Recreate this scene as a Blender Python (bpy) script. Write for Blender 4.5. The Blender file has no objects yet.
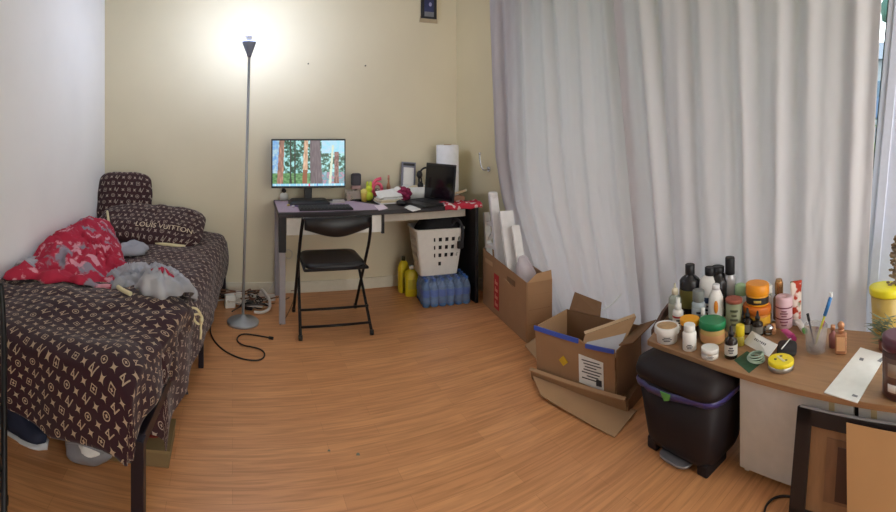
import bpy, bmesh, math, random
from mathutils import Vector, Matrix, noise
from math import sin, cos, tan, pi, atan2, sqrt, hypot
random.seed(7)
C = bpy.context.scene.collection
H = 1.3; F = 477.0; X0 = 249.0; Y0 = 130.0

# ---------------------------------------------------------------- geometry of the room
def th(px): return (px - X0) / F
def P(px, py, z=0.0):
    r = (H - z) * F / (py - Y0); t = th(px)
    return Vector((r*sin(t), r*cos(t), z))
def zat(py, r): return H - (py - Y0) / F * r

# ---------------------------------------------------------------- materials
def lin(c):
    return tuple((v/255/12.92 if v/255 <= .04045 else ((v/255+.055)/1.055)**2.4) for v in c) + (1,)
MC = {}
def mat(name, rgb, rough=.5, metal=0, spec=.5, trans=0, ior=1.45, alpha=1, nscale=0, nvar=0, bump=0, coat=0, emit=None, estr=1, translucent=0):
    key = (name, rgb, rough, metal, trans, alpha, nscale, nvar, bump, emit, estr)
    if key in MC: return MC[key]
    m = bpy.data.materials.new(name); m.use_nodes = True; nt = m.node_tree; N = nt.nodes; L = nt.links
    b = N['Principled BSDF']
    b.inputs['Base Color'].default_value = lin(rgb); b.inputs['Roughness'].default_value = rough
    b.inputs['Metallic'].default_value = metal; b.inputs['IOR'].default_value = ior
    b.inputs['Specular IOR Level'].default_value = spec
    b.inputs['Transmission Weight'].default_value = trans; b.inputs['Alpha'].default_value = alpha
    b.inputs['Coat Weight'].default_value = coat
    if emit: b.inputs['Emission Color'].default_value = lin(emit); b.inputs['Emission Strength'].default_value = estr
    ns = nscale or 30
    tc = N.new('ShaderNodeTexCoord'); nz = N.new('ShaderNodeTexNoise'); nz.inputs['Scale'].default_value = ns
    nz.inputs['Detail'].default_value = 4
    L.new(tc.outputs['Object'], nz.inputs['Vector'])
    v = nvar or .05
    mr = N.new('ShaderNodeMapRange'); mr.inputs['To Min'].default_value = 1 - v*2; mr.inputs['To Max'].default_value = 1 + v*1.2
    L.new(nz.outputs['Fac'], mr.inputs['Value'])
    mx = N.new('ShaderNodeMix'); mx.data_type = 'RGBA'; mx.blend_type = 'MULTIPLY'; mx.inputs[0].default_value = 1
    mx.inputs[6].default_value = lin(rgb); L.new(mr.outputs[0], mx.inputs[7]); L.new(mx.outputs[2], b.inputs['Base Color'])
    if bump:
        bp = N.new('ShaderNodeBump'); bp.inputs['Strength'].default_value = bump; bp.inputs['Distance'].default_value = .01
        L.new(nz.outputs['Fac'], bp.inputs['Height']); L.new(bp.outputs[0], b.inputs['Normal'])
    MC[key] = m
    return m

class X:
    """node expression"""
    nt = None
    def __init__(s, v): s.v = v
    @staticmethod
    def op(o, *a):
        n = X.nt.nodes.new('ShaderNodeMath'); n.operation = o
        for i, q in enumerate(a):
            q = q.v if isinstance(q, X) else q
            if isinstance(q, (int, float)): n.inputs[i].default_value = q
            else: X.nt.links.new(q, n.inputs[i])
        return X(n.outputs[0])
    def __add__(s, o): return X.op('ADD', s, o)
    def __sub__(s, o): return X.op('SUBTRACT', s, o)
    def __mul__(s, o): return X.op('MULTIPLY', s, o)
    def __lt__(s, o): return X.op('LESS_THAN', s, o)
    def __gt__(s, o): return X.op('GREATER_THAN', s, o)
    def abs(s): return X.op('ABSOLUTE', s)
    def sqrt(s): return X.op('SQRT', s)
    def floor(s): return X.op('FLOOR', s)
    def mod(s, n): return X.op('FLOORED_MODULO', s, n)
    def eq(s, v): return X.op('COMPARE', s, v, .25)
    def max(s, o): return X.op('MAXIMUM', s, o)
    def min(s, o): return X.op('MINIMUM', s, o)
def seg(x, y, ax, ay, bx, by):
    dx, dy = bx-ax, by-ay; l2 = dx*dx+dy*dy
    t = ((x-ax)*dx + (y-ay)*dy)*(1/l2)
    t = t.max(0).min(1)
    ex = x-ax - t*dx; ey = y-ay - t*dy
    return (ex*ex+ey*ey).sqrt()
def monogram(name, period, base, ink, rot=0.0, k=.92):
    m = bpy.data.materials.new(name); m.use_nodes = True; nt = m.node_tree; X.nt = nt
    b = nt.nodes['Principled BSDF']; b.inputs['Roughness'].default_value = .85; b.inputs['Sheen Weight'].default_value = .15
    b.inputs['Specular IOR Level'].default_value = .2
    uv = nt.nodes.new('ShaderNodeUVMap'); mp = nt.nodes.new('ShaderNodeMapping')
    mp.inputs['Scale'].default_value = (1/period, 1/period, 1); mp.inputs['Rotation'].default_value = (0, 0, rot)
    nt.links.new(uv.outputs[0], mp.inputs[0]); sp = nt.nodes.new('ShaderNodeSeparateXYZ'); nt.links.new(mp.outputs[0], sp.inputs[0])
    x = X(sp.outputs[0]); y = X(sp.outputs[1])
    row = y.floor(); xs = x + row.mod(2)*.5; col = xs.floor()
    lx = xs - col - .5; ly = y - row - .5
    t = (col + row*2).mod(4)
    r = (lx*lx+ly*ly).sqrt()
    u = (lx+ly)*.707; w = (lx-ly)*.707
    ast = u.abs().sqrt()+w.abs().sqrt()
    star = (ast < .66).max(r < .08)
    inner = (lx.abs().sqrt()+ly.abs().sqrt()) < .5
    ring = ((r-.28).abs() < .038).max(inner)
    sq = ((lx.abs().max(ly.abs())-.25).abs() < .034).max(inner)
    segs = [(-.1, .34, -.3, -.14), (-.3, -.14, .04, -.14), (-.1, .18, .07, -.34), (.07, -.34, .36, .32)]
    d = None
    for s_ in segs:
        q = seg(lx, ly, *s_); d = q if d is None else d.min(q)
    lv = d < .045
    par = (row.mod(4)) < 1.5
    rs = par*ring + (X.op('SUBTRACT', 1, par))*sq
    ink_m = t.eq(0).max(t.eq(2))*star + t.eq(1)*rs + t.eq(3)*lv
    ink_m = ink_m.min(1)
    mx = nt.nodes.new('ShaderNodeMix'); mx.data_type = 'RGBA'; mx.inputs[6].default_value = lin(base); mx.inputs[7].default_value = lin(ink)
    nt.links.new((ink_m*.92).v, mx.inputs[0]); nt.links.new(mx.outputs[2], b.inputs['Base Color'])
    return m
def floor_mat():
    m = bpy.data.materials.new('oak_laminate'); m.use_nodes = True; nt = m.node_tree; N = nt.nodes; L = nt.links; b = N['Principled BSDF']
    tc = N.new('ShaderNodeTexCoord'); mp = N.new('ShaderNodeMapping'); mp.inputs['Rotation'].default_value = (0, 0, math.radians(-2))
    L.new(tc.outputs['Object'], mp.inputs[0])
    br = N.new('ShaderNodeTexBrick'); br.inputs['Scale'].default_value = 1; br.inputs['Brick Width'].default_value = .62; br.inputs['Row Height'].default_value = .072
    br.inputs['Mortar Size'].default_value = .0007; br.inputs['Color1'].default_value = lin((220, 160, 110)); br.inputs['Color2'].default_value = lin((207, 147, 99))
    br.inputs['Mortar'].default_value = lin((188, 130, 86)); br.offset = .37; br.squash = 1; br.inputs['Bias'].default_value = 0
    L.new(mp.outputs[0], br.inputs[0])
    g = N.new('ShaderNodeMapping'); g.inputs['Scale'].default_value = (1.6, 26, 1); L.new(mp.outputs[0], g.inputs[0])
    nz = N.new('ShaderNodeTexNoise'); nz.inputs['Scale'].default_value = 2.2; nz.inputs['Detail'].default_value = 8; nz.inputs['Distortion'].default_value = .8
    L.new(g.outputs[0], nz.inputs[0])
    cr = N.new('ShaderNodeValToRGB'); cr.color_ramp.elements[0].position = .3; cr.color_ramp.elements[0].color = (.74, .68, .60, 1)
    cr.color_ramp.elements[1].position = .62; cr.color_ramp.elements[1].color = (1.06, 1.04, 1.0, 1); L.new(nz.outputs['Fac'], cr.inputs[0])
    mx = N.new('ShaderNodeMix'); mx.data_type = 'RGBA'; mx.blend_type = 'MULTIPLY'; mx.inputs[0].default_value = .85
    L.new(br.outputs['Color'], mx.inputs[6]); L.new(cr.outputs[0], mx.inputs[7]); L.new(mx.outputs[2], b.inputs['Base Color'])
    b.inputs['Roughness'].default_value = .38; b.inputs['Specular IOR Level'].default_value = .4
    return m
def wood_mat(name, rgb, sc=(3, 30, 30), dark=.7):
    m = bpy.data.materials.new(name); m.use_nodes = True; nt = m.node_tree; N = nt.nodes; L = nt.links; b = N['Principled BSDF']
    tc = N.new('ShaderNodeTexCoord'); mp = N.new('ShaderNodeMapping'); mp.inputs['Scale'].default_value = sc; L.new(tc.outputs['Object'], mp.inputs[0])
    nz = N.new('ShaderNodeTexNoise'); nz.inputs['Scale'].default_value = 2; nz.inputs['Detail'].default_value = 6; L.new(mp.outputs[0], nz.inputs[0])
    cr = N.new('ShaderNodeValToRGB'); c = lin(rgb); cr.color_ramp.elements[0].position = .35; cr.color_ramp.elements[0].color = (c[0]*dark, c[1]*dark, c[2]*dark, 1)
    cr.color_ramp.elements[1].position = .65; cr.color_ramp.elements[1].color = c; L.new(nz.outputs['Fac'], cr.inputs[0]); L.new(cr.outputs[0], b.inputs['Base Color'])
    b.inputs['Roughness'].default_value = .45
    return m
def blotch_mat(name, cols, scale, rough=.9, thr=(.5, .56), detail=2):
    """noise mixed colours: cols[0] ground, cols[1] figures, cols[2] rarer figures"""
    m = bpy.data.materials.new(name); m.use_nodes = True; nt = m.node_tree; N = nt.nodes; L = nt.links; b = N['Principled BSDF']
    tc = N.new('ShaderNodeTexCoord'); prev = None
    for i, c in enumerate(cols):
        if i == 0:
            continue
        nz = N.new('ShaderNodeTexNoise'); nz.inputs['Scale'].default_value = scale*(1 if i == 1 else .6); nz.inputs['Detail'].default_value = detail
        mp = N.new('ShaderNodeMapping'); mp.inputs['Location'].default_value = (i*3.3, i*1.7, i); L.new(tc.outputs['Object'], mp.inputs[0]); L.new(mp.outputs[0], nz.inputs[0])
        cr = N.new('ShaderNodeValToRGB'); cr.color_ramp.elements[0].position = thr[0]+.03*i; cr.color_ramp.elements[1].position = thr[1]+.03*i
        L.new(nz.outputs['Fac'], cr.inputs[0])
        mx = N.new('ShaderNodeMix'); mx.data_type = 'RGBA'; L.new(cr.outputs[0], mx.inputs[0]); mx.inputs[7].default_value = lin(c)
        if prev is None: mx.inputs[6].default_value = lin(cols[0])
        else: L.new(prev, mx.inputs[6])
        prev = mx.outputs[2]
    L.new(prev, b.inputs['Base Color']); b.inputs['Roughness'].default_value = rough; b.inputs['Specular IOR Level'].default_value = .25
    return m
def curtain_mat():
    m = bpy.data.materials.new('curtain_fabric'); m.use_nodes = True; nt = m.node_tree; N = nt.nodes; L = nt.links
    b = N['Principled BSDF']; b.inputs['Base Color'].default_value = lin((211, 207, 209)); b.inputs['Roughness'].default_value = .6
    b.inputs['Sheen Weight'].default_value = .2
    tr = N.new('ShaderNodeBsdfTranslucent'); tr.inputs[0].default_value = lin((228, 224, 228))
    tc = N.new('ShaderNodeTexCoord'); nz = N.new('ShaderNodeTexNoise'); nz.inputs['Scale'].default_value = 350
    L.new(tc.outputs['Object'], nz.inputs[0]); bp = N.new('ShaderNodeBump'); bp.inputs['Strength'].default_value = .15; bp.inputs['Distance'].default_value = .002
    L.new(nz.outputs['Fac'], bp.inputs['Height']); L.new(bp.outputs[0], b.inputs['Normal'])
    ms = N.new('ShaderNodeMixShader'); ms.inputs[0].default_value = .5
    L.new(b.outputs[0], ms.inputs[1]); L.new(tr.outputs[0], ms.inputs[2]); L.new(ms.outputs[0], N['Material Output'].inputs[0])
    return m
def attr_mat(name, emis=0, rough=.5):
    m = bpy.data.materials.new(name); m.use_nodes = True; nt = m.node_tree; b = nt.nodes['Principled BSDF']
    a = nt.nodes.new('ShaderNodeAttribute'); a.attribute_name = 'Col'
    if emis:
        b.inputs['Base Color'].default_value = (.01, .01, .01, 1); nt.links.new(a.outputs[0], b.inputs['Emission Color']); b.inputs['Emission Strength'].default_value = emis
        b.inputs['Roughness'].default_value = .25
    else:
        nt.links.new(a.outputs[0], b.inputs['Base Color']); b.inputs['Roughness'].default_value = rough
    return m
def plaster(name, rgb, var=.04):
    m = mat(name, rgb, rough=.75, spec=.25, nscale=2.2, nvar=var, bump=.02)
    return m

# ---------------------------------------------------------------- mesh builder
class MB:
    def __init__(s): s.bm = bmesh.new(); s.uvs = None
    def box(s, c, size, rot=None, mi=0):
        M = Matrix.Translation(Vector(c)) @ (rot.to_matrix().to_4x4() if rot is not None else Matrix()) @ Matrix.Diagonal((size[0], size[1], size[2], 1))
        r = bmesh.ops.create_cube(s.bm, size=1, matrix=M)
        for f in {f for v in r['verts'] for f in v.link_faces}: f.material_index = mi
        return s
    def cyl(s, p0, p1, r0, r1=None, n=16, mi=0):
        r1 = r0 if r1 is None else r1
        p0 = Vector(p0); p1 = Vector(p1); d = p1-p0
        M = Matrix.Translation((p0+p1)/2) @ d.to_track_quat('Z', 'Y').to_matrix().to_4x4()
        r = bmesh.ops.create_cone(s.bm, cap_ends=True, segments=n, radius1=r0, radius2=r1, depth=d.length, matrix=M)
        for f in {f for v in r['verts'] for f in v.link_faces}:
            f.material_index = mi; f.smooth = len(f.verts) == 4
        return s
    def ball(s, c, r, sc=(1, 1, 1), n=16, mi=0):
        M = Matrix.Translation(Vector(c)) @ Matrix.Diagonal((sc[0], sc[1], sc[2], 1))
        q = bmesh.ops.create_uvsphere(s.bm, u_segments=n, v_segments=max(6, n*2//3), radius=r, matrix=M)
        for f in {f for v in q['verts'] for f in v.link_faces}: f.material_index = mi; f.smooth = True
        return s
    def rings(s, rings, cap0=True, cap1=True, closed=True, mi=0, smooth=True):
        vs = [[s.bm.verts.new(p) for p in r] for r in rings]; n = len(vs[0])
        for a, b in zip(vs, vs[1:]):
            for i in range(n if closed else n-1):
                j = (i+1) % n
                try: f = s.bm.faces.new((a[i], a[j], b[j], b[i])); f.material_index = mi; f.smooth = smooth
                except ValueError: pass
        if cap0 and closed: f = s.bm.faces.new(vs[0][::-1]); f.material_index = mi
        if cap1 and closed: f = s.bm.faces.new(vs[-1]); f.material_index = mi
        return vs
    def lathe(s, prof, c=(0, 0, 0), n=24, mi=0, cap=(True, True), sx=1, sy=1):
        s.rings([[(c[0]+r*cos(2*pi*i/n)*sx, c[1]+r*sin(2*pi*i/n)*sy, c[2]+z) for i in range(n)] for r, z in prof], cap[0], cap[1], mi=mi)
        return s
    def loft(s, secs, n=40, e=4, mi=0, cap=(True, True)):
        """superellipse sections (cx, cy, hx, hy, z)"""
        R = []
        for cx, cy, hx, hy, z in secs:
            ring = []
            for i in range(n):
                a = 2*pi*i/n; ca, sa = cos(a), sin(a)
                ring.append((cx+hx*math.copysign(abs(ca)**(2/e), ca), cy+hy*math.copysign(abs(sa)**(2/e), sa), z))
            R.append(ring)
        s.rings(R, cap[0], cap[1], mi=mi); return s
    def tube(s, pts, r, n=8, mi=0, smooth_it=0):
        pts = [Vector(p) for p in pts]
        for _ in range(smooth_it):
            q = [pts[0]]
            for a, b in zip(pts, pts[1:]): q += [a*.75+b*.25, a*.25+b*.75]
            q.append(pts[-1]); pts = q
        R = []; up = Vector((0, 0, 1)); prev = None
        for i, p in enumerate(pts):
            d = (pts[min(i+1, len(pts)-1)]-pts[max(i-1, 0)])
            if d.length < 1e-7: d = Vector((0, 0, 1))
            d.normalize()
            if prev is None:
                a = up if abs(d.z) < .9 else Vector((1, 0, 0)); sd = d.cross(a).normalized()
            else: sd = (prev - d*prev.dot(d)).normalized()
            prev = sd; u = d.cross(sd)
            R.append([p+sd*r*cos(2*pi*k/n)+u*r*sin(2*pi*k/n) for k in range(n)])
        s.rings(R, mi=mi); return s
    def sheet(s, pts, t, mi=0, d=None):
        """planar polygon with thickness t along d (default its normal)"""
        pts = [Vector(p) for p in pts]
        nrm = d if d is not None else (pts[1]-pts[0]).cross(pts[2]-pts[0]).normalized()
        a = [s.bm.verts.new(p) for p in pts]; b = [s.bm.verts.new(p+nrm*t) for p in pts]; n = len(pts)
        fs = [s.bm.faces.new(a[::-1]), s.bm.faces.new(b)]
        for i in range(n): fs.append(s.bm.faces.new((a[i], a[(i+1) % n], b[(i+1) % n], b[i])))
        for f in fs: f.material_index = mi
        return s
    def build(s, name, mats, parent=None, bevel=0, solid=0, loc=None, sub=0, smooth=False):
        bmesh.ops.recalc_face_normals(s.bm, faces=s.bm.faces)
        if smooth:
            for f in s.bm.faces: f.smooth = True
        me = bpy.data.meshes.new(name); s.bm.to_mesh(me); s.bm.free()
        for m in (mats if isinstance(mats, (list, tuple)) else [mats]): me.materials.append(m)
        o = bpy.data.objects.new(name, me); C.objects.link(o)
        if parent is not None: o.parent = parent
        if loc is not None: o.location = loc
        if solid: k = o.modifiers.new('s', 'SOLIDIFY'); k.thickness = solid; k.offset = 0
        if bevel:
            k = o.modifiers.new('b', 'BEVEL'); k.width = bevel; k.segments = 2; k.limit_method = 'ANGLE'
        if sub: k = o.modifiers.new('u', 'SUBSURF'); k.levels = sub; k.render_levels = sub
        return o
def tag(o, label, cat, group=None, kind=None):
    o['label'] = label; o['category'] = cat
    if group: o['group'] = group
    if kind: o['kind'] = kind
    return o
def struct(o): o['kind'] = 'structure'; return o
def thing(name, label, cat, loc=(0, 0, 0), rz=0, group=None):
    o = bpy.data.objects.new(name, None); C.objects.link(o); o.location = loc; o.rotation_euler = (0, 0, rz); o.empty_display_size = .05
    return tag(o, label, cat, group)
def copy_tree(o, parent=None):
    c = o.copy(); C.objects.link(c); c.parent = parent
    for ch in list(o.children): copy_tree(ch, c)
    return c
def grid_obj(name, f, nu, nv, m, parent=None, uvf=None, solid=0, sub=0, closed_u=False):
    me = bpy.data.meshes.new(name); vs = []; fs = []
    for j in range(nv+1):
        for i in range(nu+1): vs.append(f(i/nu, j/nv))
    for j in range(nv):
        for i in range(nu):
            a = j*(nu+1)+i; fs.append((a, a+1, a+nu+2, a+nu+1))
    me.from_pydata([tuple(v) for v in vs], [], fs)
    if uvf:
        uvl = me.uv_layers.new(name='UVMap')
        for p in me.polygons:
            for li in p.loop_indices:
                vi = me.loops[li].vertex_index; uvl.data[li].uv = uvf((vi % (nu+1))/nu, (vi//(nu+1))/nv)
    for p in me.polygons: p.use_smooth = True
    me.materials.append(m); o = bpy.data.objects.new(name, me); C.objects.link(o)
    if parent is not None: o.parent = parent
    if solid: k = o.modifiers.new('s', 'SOLIDIFY'); k.thickness = solid; k.offset = -1
    if sub: k = o.modifiers.new('u', 'SUBSURF'); k.levels = sub; k.render_levels = sub
    return o
def text_mesh(name, body, size, m, parent, loc, rot, extrude=.0006, bend=None):
    cu = bpy.data.curves.new(name, 'FONT'); cu.body = body; cu.size = size; cu.extrude = extrude; cu.align_x = 'CENTER'; cu.align_y = 'CENTER'
    t = bpy.data.objects.new('t', cu); C.objects.link(t); dg = bpy.context.evaluated_depsgraph_get(); dg.update()
    me = bpy.data.meshes.new_from_object(t.evaluated_get(dg)); bpy.data.objects.remove(t); me.materials.clear(); me.materials.append(m)
    if bend:
        for v in me.vertices: v.co = bend(v.co)
    o = bpy.data.objects.new(name, me); C.objects.link(o); o.parent = parent; o.location = loc; o.rotation_euler = rot
    return o
from mathutils import Euler
def E_(x=0, y=0, z=0): return Euler((x, y, z))
def nz(x, y, z=0): return noise.noise(Vector((x, y, z)))

# ---------------------------------------------------------------- colours
M_white = mat('white_plastic', (232, 232, 228), .4)
M_black = mat('black_plastic', (24, 23, 26), .45)
M_blackmet = mat('black_metal', (26, 24, 27), .4, metal=.3)
M_card = mat('cardboard', (164, 128, 96), .9, spec=.15, nscale=9, nvar=.06)
M_card2 = mat('cardboard_inside', (184, 148, 112), .9, spec=.15, nscale=9, nvar=.06)
M_card3 = mat('cardboard_brown', (134, 102, 76), .9, spec=.15, nscale=9, nvar=.06)
M_paper = mat('paper', (235, 234, 230), .8)
M_chrome = mat('chrome', (190, 190, 195), .2, metal=1)
M_cream = mat('cream_cloth', (222, 210, 168), .85)
M_ink = mat('print_ink', (60, 58, 62), .7)
M_glass = mat('clear_glass', (235, 240, 240), .05, trans=1, ior=1.3)

# ---------------------------------------------------------------- room shell
XL = -1.185; YB = 3.8; XR0 = 1.765; SL = .1485; YE = -1.3
Ln = hypot(SL, 1); WD = Vector((SL/Ln, -1/Ln, 0)); WN = Vector((-1/Ln, -SL/Ln, 0))   # along the right wall, into the room
def XW(y): return XR0 + (YB-y)*SL
def Wp(s, off, z): q = Vector((XR0, YB, 0)) + WD*s + WN*off; q.z = z; return q
def s_at(px, off):
    t = th(px); d = Vector((sin(t), cos(t), 0)); o = Vector((XR0, YB, 0)) + WN*off
    # o + s WD = k d
    det = WD.x*(-d.y) - WD.y*(-d.x); return ((-o.x)*(-d.y) - (-o.y)*(-d.x))/det
def wallq(name, pts, m, t=.1):
    mb = MB(); mb.sheet(pts, t); return struct(mb.build(name, m))
M_wl = plaster('wall_paint_white', (242, 240, 238)); M_wb = plaster('wall_paint_cream', (222, 212, 184)); 
struct(MB().box(((XL+2.9)/2-.0, (YB+YE)/2, -.05), (2.9-XL+.4, YB-YE+.3, .1)).build('floor', floor_mat()))
struct(MB().box((XL-.05, (YB+YE)/2, 1.25), (.1, YB-YE+.2, 2.5)).build('wall_left', M_wl))
struct(MB().box(((XL+XR0)/2+.1, YB+.05, 1.25), (XR0-XL+.5, .1, 2.5)).build('wall_back', M_wb))
struct(MB().box(((XL+.5)/2, YE-.05, 1.25), (.5-XL+.1, .1, 2.5)).build('wall_front_light_block', M_wl))  # unseen partial wall, added to block light entering from behind on the left
struct(MB().box(((XL+2.9)/2, (YB+YE)/2, 2.55), (2.9-XL+.4, YB-YE+.3, .1)).build('ceiling', plaster('ceiling_paint', (225, 223, 216))))
# right wall with a full-height window opening
SE = (YB-YE)*Ln; S0 = .80; S1 = 4.3; ZT = 2.28; ZS = .06
mb = MB()
def wbox(s0, s1, z0, z1):
    mb.sheet([Wp(s0, 0, z0), Wp(s1, 0, z0), Wp(s1, 0, z1), Wp(s0, 0, z1)], .14, d=-WN)
wbox(0, S0, 0, 2.5); wbox(S1, SE, 0, 2.5); wbox(S0, S1, ZT, 2.5); wbox(S0, S1, 0, ZS)
struct(mb.build('wall_right', plaster('wall_paint_warm_cream', (218, 206, 170))))
M_base = mat('baseboard_paint', (222, 216, 196), .5)
struct(MB().box(((XL+XR0)/2, YB-.008, .045), (XR0-XL, .016, .09)).build('baseboard_back', M_base, bevel=.004))
struct(MB().box((XL+.008, (YB+YE)/2, .045), (.016, YB-YE, .09)).build('baseboard_left', M_base, bevel=.004))
mb = MB(); mb.sheet([Wp(0.02, 0, 0), Wp(S0, 0, 0), Wp(S0, 0, .09), Wp(.02, 0, .09)], .015, d=WN)
struct(mb.build('baseboard_right', M_base))
# window frame; the stile nearest the camera stands a touch out of true
M_frame = mat('window_frame_paint', (206, 214, 232), .35)
sa = s_at(889, -.02); sb = s_at(861, -.02)
def slope_s(z): return sb + (sa-sb)*(z-.42)/1.5
win = bpy.data.objects.new('window_1', None); C.objects.link(win); struct(win)
mb = MB()
for s0, s1 in ((S0, S0+.06), (2.2, 2.27)):
    mb.sheet([Wp(s0, -.02, ZS), Wp(s1, -.02, ZS), Wp(s1, -.02, ZT), Wp(s0, -.02, ZT)], .08, d=-WN)
mb.sheet([Wp(S0, -.02, ZT-.06), Wp(S1, -.02, ZT-.06), Wp(S1, -.02, ZT), Wp(S0, -.02, ZT)], .08, d=-WN)
mb.sheet([Wp(S0, -.02, ZS), Wp(S1, -.02, ZS), Wp(S1, -.02, ZS+.06), Wp(S0, -.02, ZS+.06)], .08, d=-WN)
mb.build('window_frame', M_frame, win, bevel=.004)
mb = MB(); w_ = .16
mb.sheet([Wp(slope_s(ZS), -.0, ZS), Wp(slope_s(ZS)+w_, -.0, ZS), Wp(slope_s(ZT)+w_, -.0, ZT), Wp(slope_s(ZT), -.0, ZT)], .09, d=-WN)
mb.sheet([Wp(slope_s(ZS)+.03, .012, ZS), Wp(slope_s(ZS)+.075, .012, ZS), Wp(slope_s(ZT)+.075, .012, ZT), Wp(slope_s(ZT)+.03, .012, ZT)], .012, d=-WN)
mb.build('window_stile', M_frame, win, bevel=.004)
mb = MB(); mb.sheet([Wp(slope_s(ZS)-.006, -.01, ZS), Wp(slope_s(ZS), -.01, ZS), Wp(slope_s(ZT), -.01, ZT), Wp(slope_s(ZT)-.006, -.01, ZT)], .05, d=-WN)
mb.build('window_gasket', M_black, win)
M_pane = bpy.data.materials.new('window_glass'); M_pane.use_nodes = True
nt = M_pane.node_tree; tb = nt.nodes.new('ShaderNodeBsdfTransparent'); gl = nt.nodes.new('ShaderNodeBsdfGlossy'); gl.inputs['Roughness'].default_value = .02
tb.inputs[0].default_value = (.9, .96, .98, 1)
ms = nt.nodes.new('ShaderNodeMixShader'); ms.inputs[0].default_value = .06; nt.links.new(tb.outputs[0], ms.inputs[1]); nt.links.new(gl.outputs[0], ms.inputs[2]); nt.links.new(ms.outputs[0], nt.nodes['Material Output'].inputs[0])
mb = MB(); mb.sheet([Wp(S0, -.05, ZS), Wp(S1, -.05, ZS), Wp(S1, -.05, ZT), Wp(S0, -.05, ZT)], .006, d=-WN); mb.build('window_pane', M_pane, win)

# ---------------------------------------------------------------- outside
prof = [(2.55, -.12), (4, .25), (6, .7), (9, .98), (10, 1.05), (14, 1.28), (20, 1.45), (60, 3)]
def terr(x):
    for (a, za), (b, zb) in zip(prof, prof[1:]):
        if a <= x <= b: return za+(zb-za)*(x-a)/(b-a)
    return prof[0][1]
mb = MB()
for k, (a, b) in enumerate(zip(prof, prof[1:])):
    q = [mb.bm.verts.new((a[0], -25, a[1])), mb.bm.verts.new((b[0], -25, b[1])), mb.bm.verts.new((b[0], 35, b[1])), mb.bm.verts.new((a[0], 35, a[1]))]
    f = mb.bm.faces.new(q); f.material_index = 1 if k in (4, 5) else 0
struct(mb.build('ground_outside', [mat('lawn', (92, 125, 62), .9, nscale=6, nvar=.15), mat('asphalt', (110, 112, 118), .9)]))
car = thing('car', 'pale blue car parked on the street outside the window', 'car', (14.2, 3.65, 1.33), pi/2+.1)
mb = MB(); Mcar = mat('car_paint', (60, 90, 125), .25, coat=.5)
def yz_prism(mb, pr, hw, mi=0):
    mb.sheet([(x, -hw, z) for x, z in pr], 2*hw, mi=mi, d=Vector((0, 1, 0)))
yz_prism(mb, [(-2.1, .3), (2.1, .3), (2.15, .75), (1.2, .9), (-1.95, .95), (-2.15, .6)], .85); mb.build('body', Mcar, car, bevel=.06)
mb = MB(); yz_prism(mb, [(-1.7, .93), (1.1, .88), (.4, 1.42), (-1.2, 1.45)], .74); mb.build('cabin', mat('car_glass', (70, 95, 115), .1), car, bevel=.05)
for x in (-1.35, 1.35):
    for s in (-1, 1):
        w = MB().cyl((x, s*.8-.1, .32), (x, s*.8+.1, .32), .32, n=24).build('wheel', mat('tyre', (30, 30, 32), .8), car)
        MB().cyl((x, s*.8-.11, .32), (x, s*.8+.11, .32), .19, n=16).build('hub', M_chrome, w)
house = thing('house', 'white house across the street seen past the curtain edge', 'house', (24, 6.5, 1.55))
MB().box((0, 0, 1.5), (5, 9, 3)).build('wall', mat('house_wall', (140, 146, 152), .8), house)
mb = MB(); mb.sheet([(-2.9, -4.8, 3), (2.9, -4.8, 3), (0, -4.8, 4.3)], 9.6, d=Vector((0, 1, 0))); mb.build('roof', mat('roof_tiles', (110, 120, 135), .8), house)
for y in (-2.5, -.4, 2):
    MB().box((-2.52, y, 1.6), (.06, 1.0, 1.1)).build('window', mat('house_window', (90, 120, 140), .2), house)
lf = mat('foliage', (62, 100, 92), .9, nscale=3, nvar=.25)
for k, (x, y, hh, rr) in enumerate([(31, 3, 13, 4.5), (40, 17, 16, 5), (30, -9, 12, 4)]):
    t = thing('tree', ['leafy blue-green tree behind the white house', 'tallest tree further along beyond the house', 'tree out of line left of the house'][k], 'tree', (x, y, 1.75), 0)
    MB().cyl((0, 0, -.2), (0, 0, hh*.5), .35, .2).build('trunk', mat('bark', (90, 75, 60), .9), t)
    mb = MB()
    for q in range(26):
        a = random.uniform(0, 2*pi); e = random.uniform(-.9, 1); rad = rr*.62*sqrt(1-e*e*.8)
        mb.ball((rad*cos(a), rad*sin(a), hh*.66+e*rr), rr*.42*random.uniform(.7, 1.1), n=10)
    o = mb.build('crown', lf, t)
    for v in o.data.vertices: v.co += Vector((nz(*(v.co*1.3)[:3]), nz(*(v.co*1.3+Vector((9, 0, 0)))[:3]), nz(*(v.co*1.3+Vector((0, 9, 0)))[:3])))*.7

# ---------------------------------------------------------------- curtains
M_cur = curtain_mat()
def curtain(name, label, sl, sr, zt, zb, off, seed, nf, amp, group):
    """sl, sr: functions of z giving the left and right edges along the wall"""
    rnd = random.Random(seed); ph = [rnd.uniform(0, 6.28) for _ in range(6)]
    def f(u, v):
        z = zt + (zb-zt)*v; s = sl(v)*(1-u) + sr(v)*u
        u_ = u
        ww = u + .018*sin(u*nf*2.1+ph[4])*v
        fold = sin(ww*nf*2*pi+ph[0]+.9*sin(v*2.2+ph[1])) * (.7+.3*sin(ww*nf*1.7+ph[2])) + .45*sin(ww*nf*3.4*pi+ph[3]+v*1.3)*(1-.5*v)
        wr = .010*nz(u*14, v*6, seed)*v + .006*nz(u*40, v*18, seed+3)*v
        return Wp(s, off + amp*(.75+.4*v*(.6+.4*sin(ph[5]+u*9)))*fold + wr, z + .008*sin(u*20))
    o = grid_obj(name, f, 260, 70, M_cur, uvf=lambda u, v: (u, v), solid=.0015)
    return tag(o, label, 'curtain', group)
offc = .12
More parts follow.
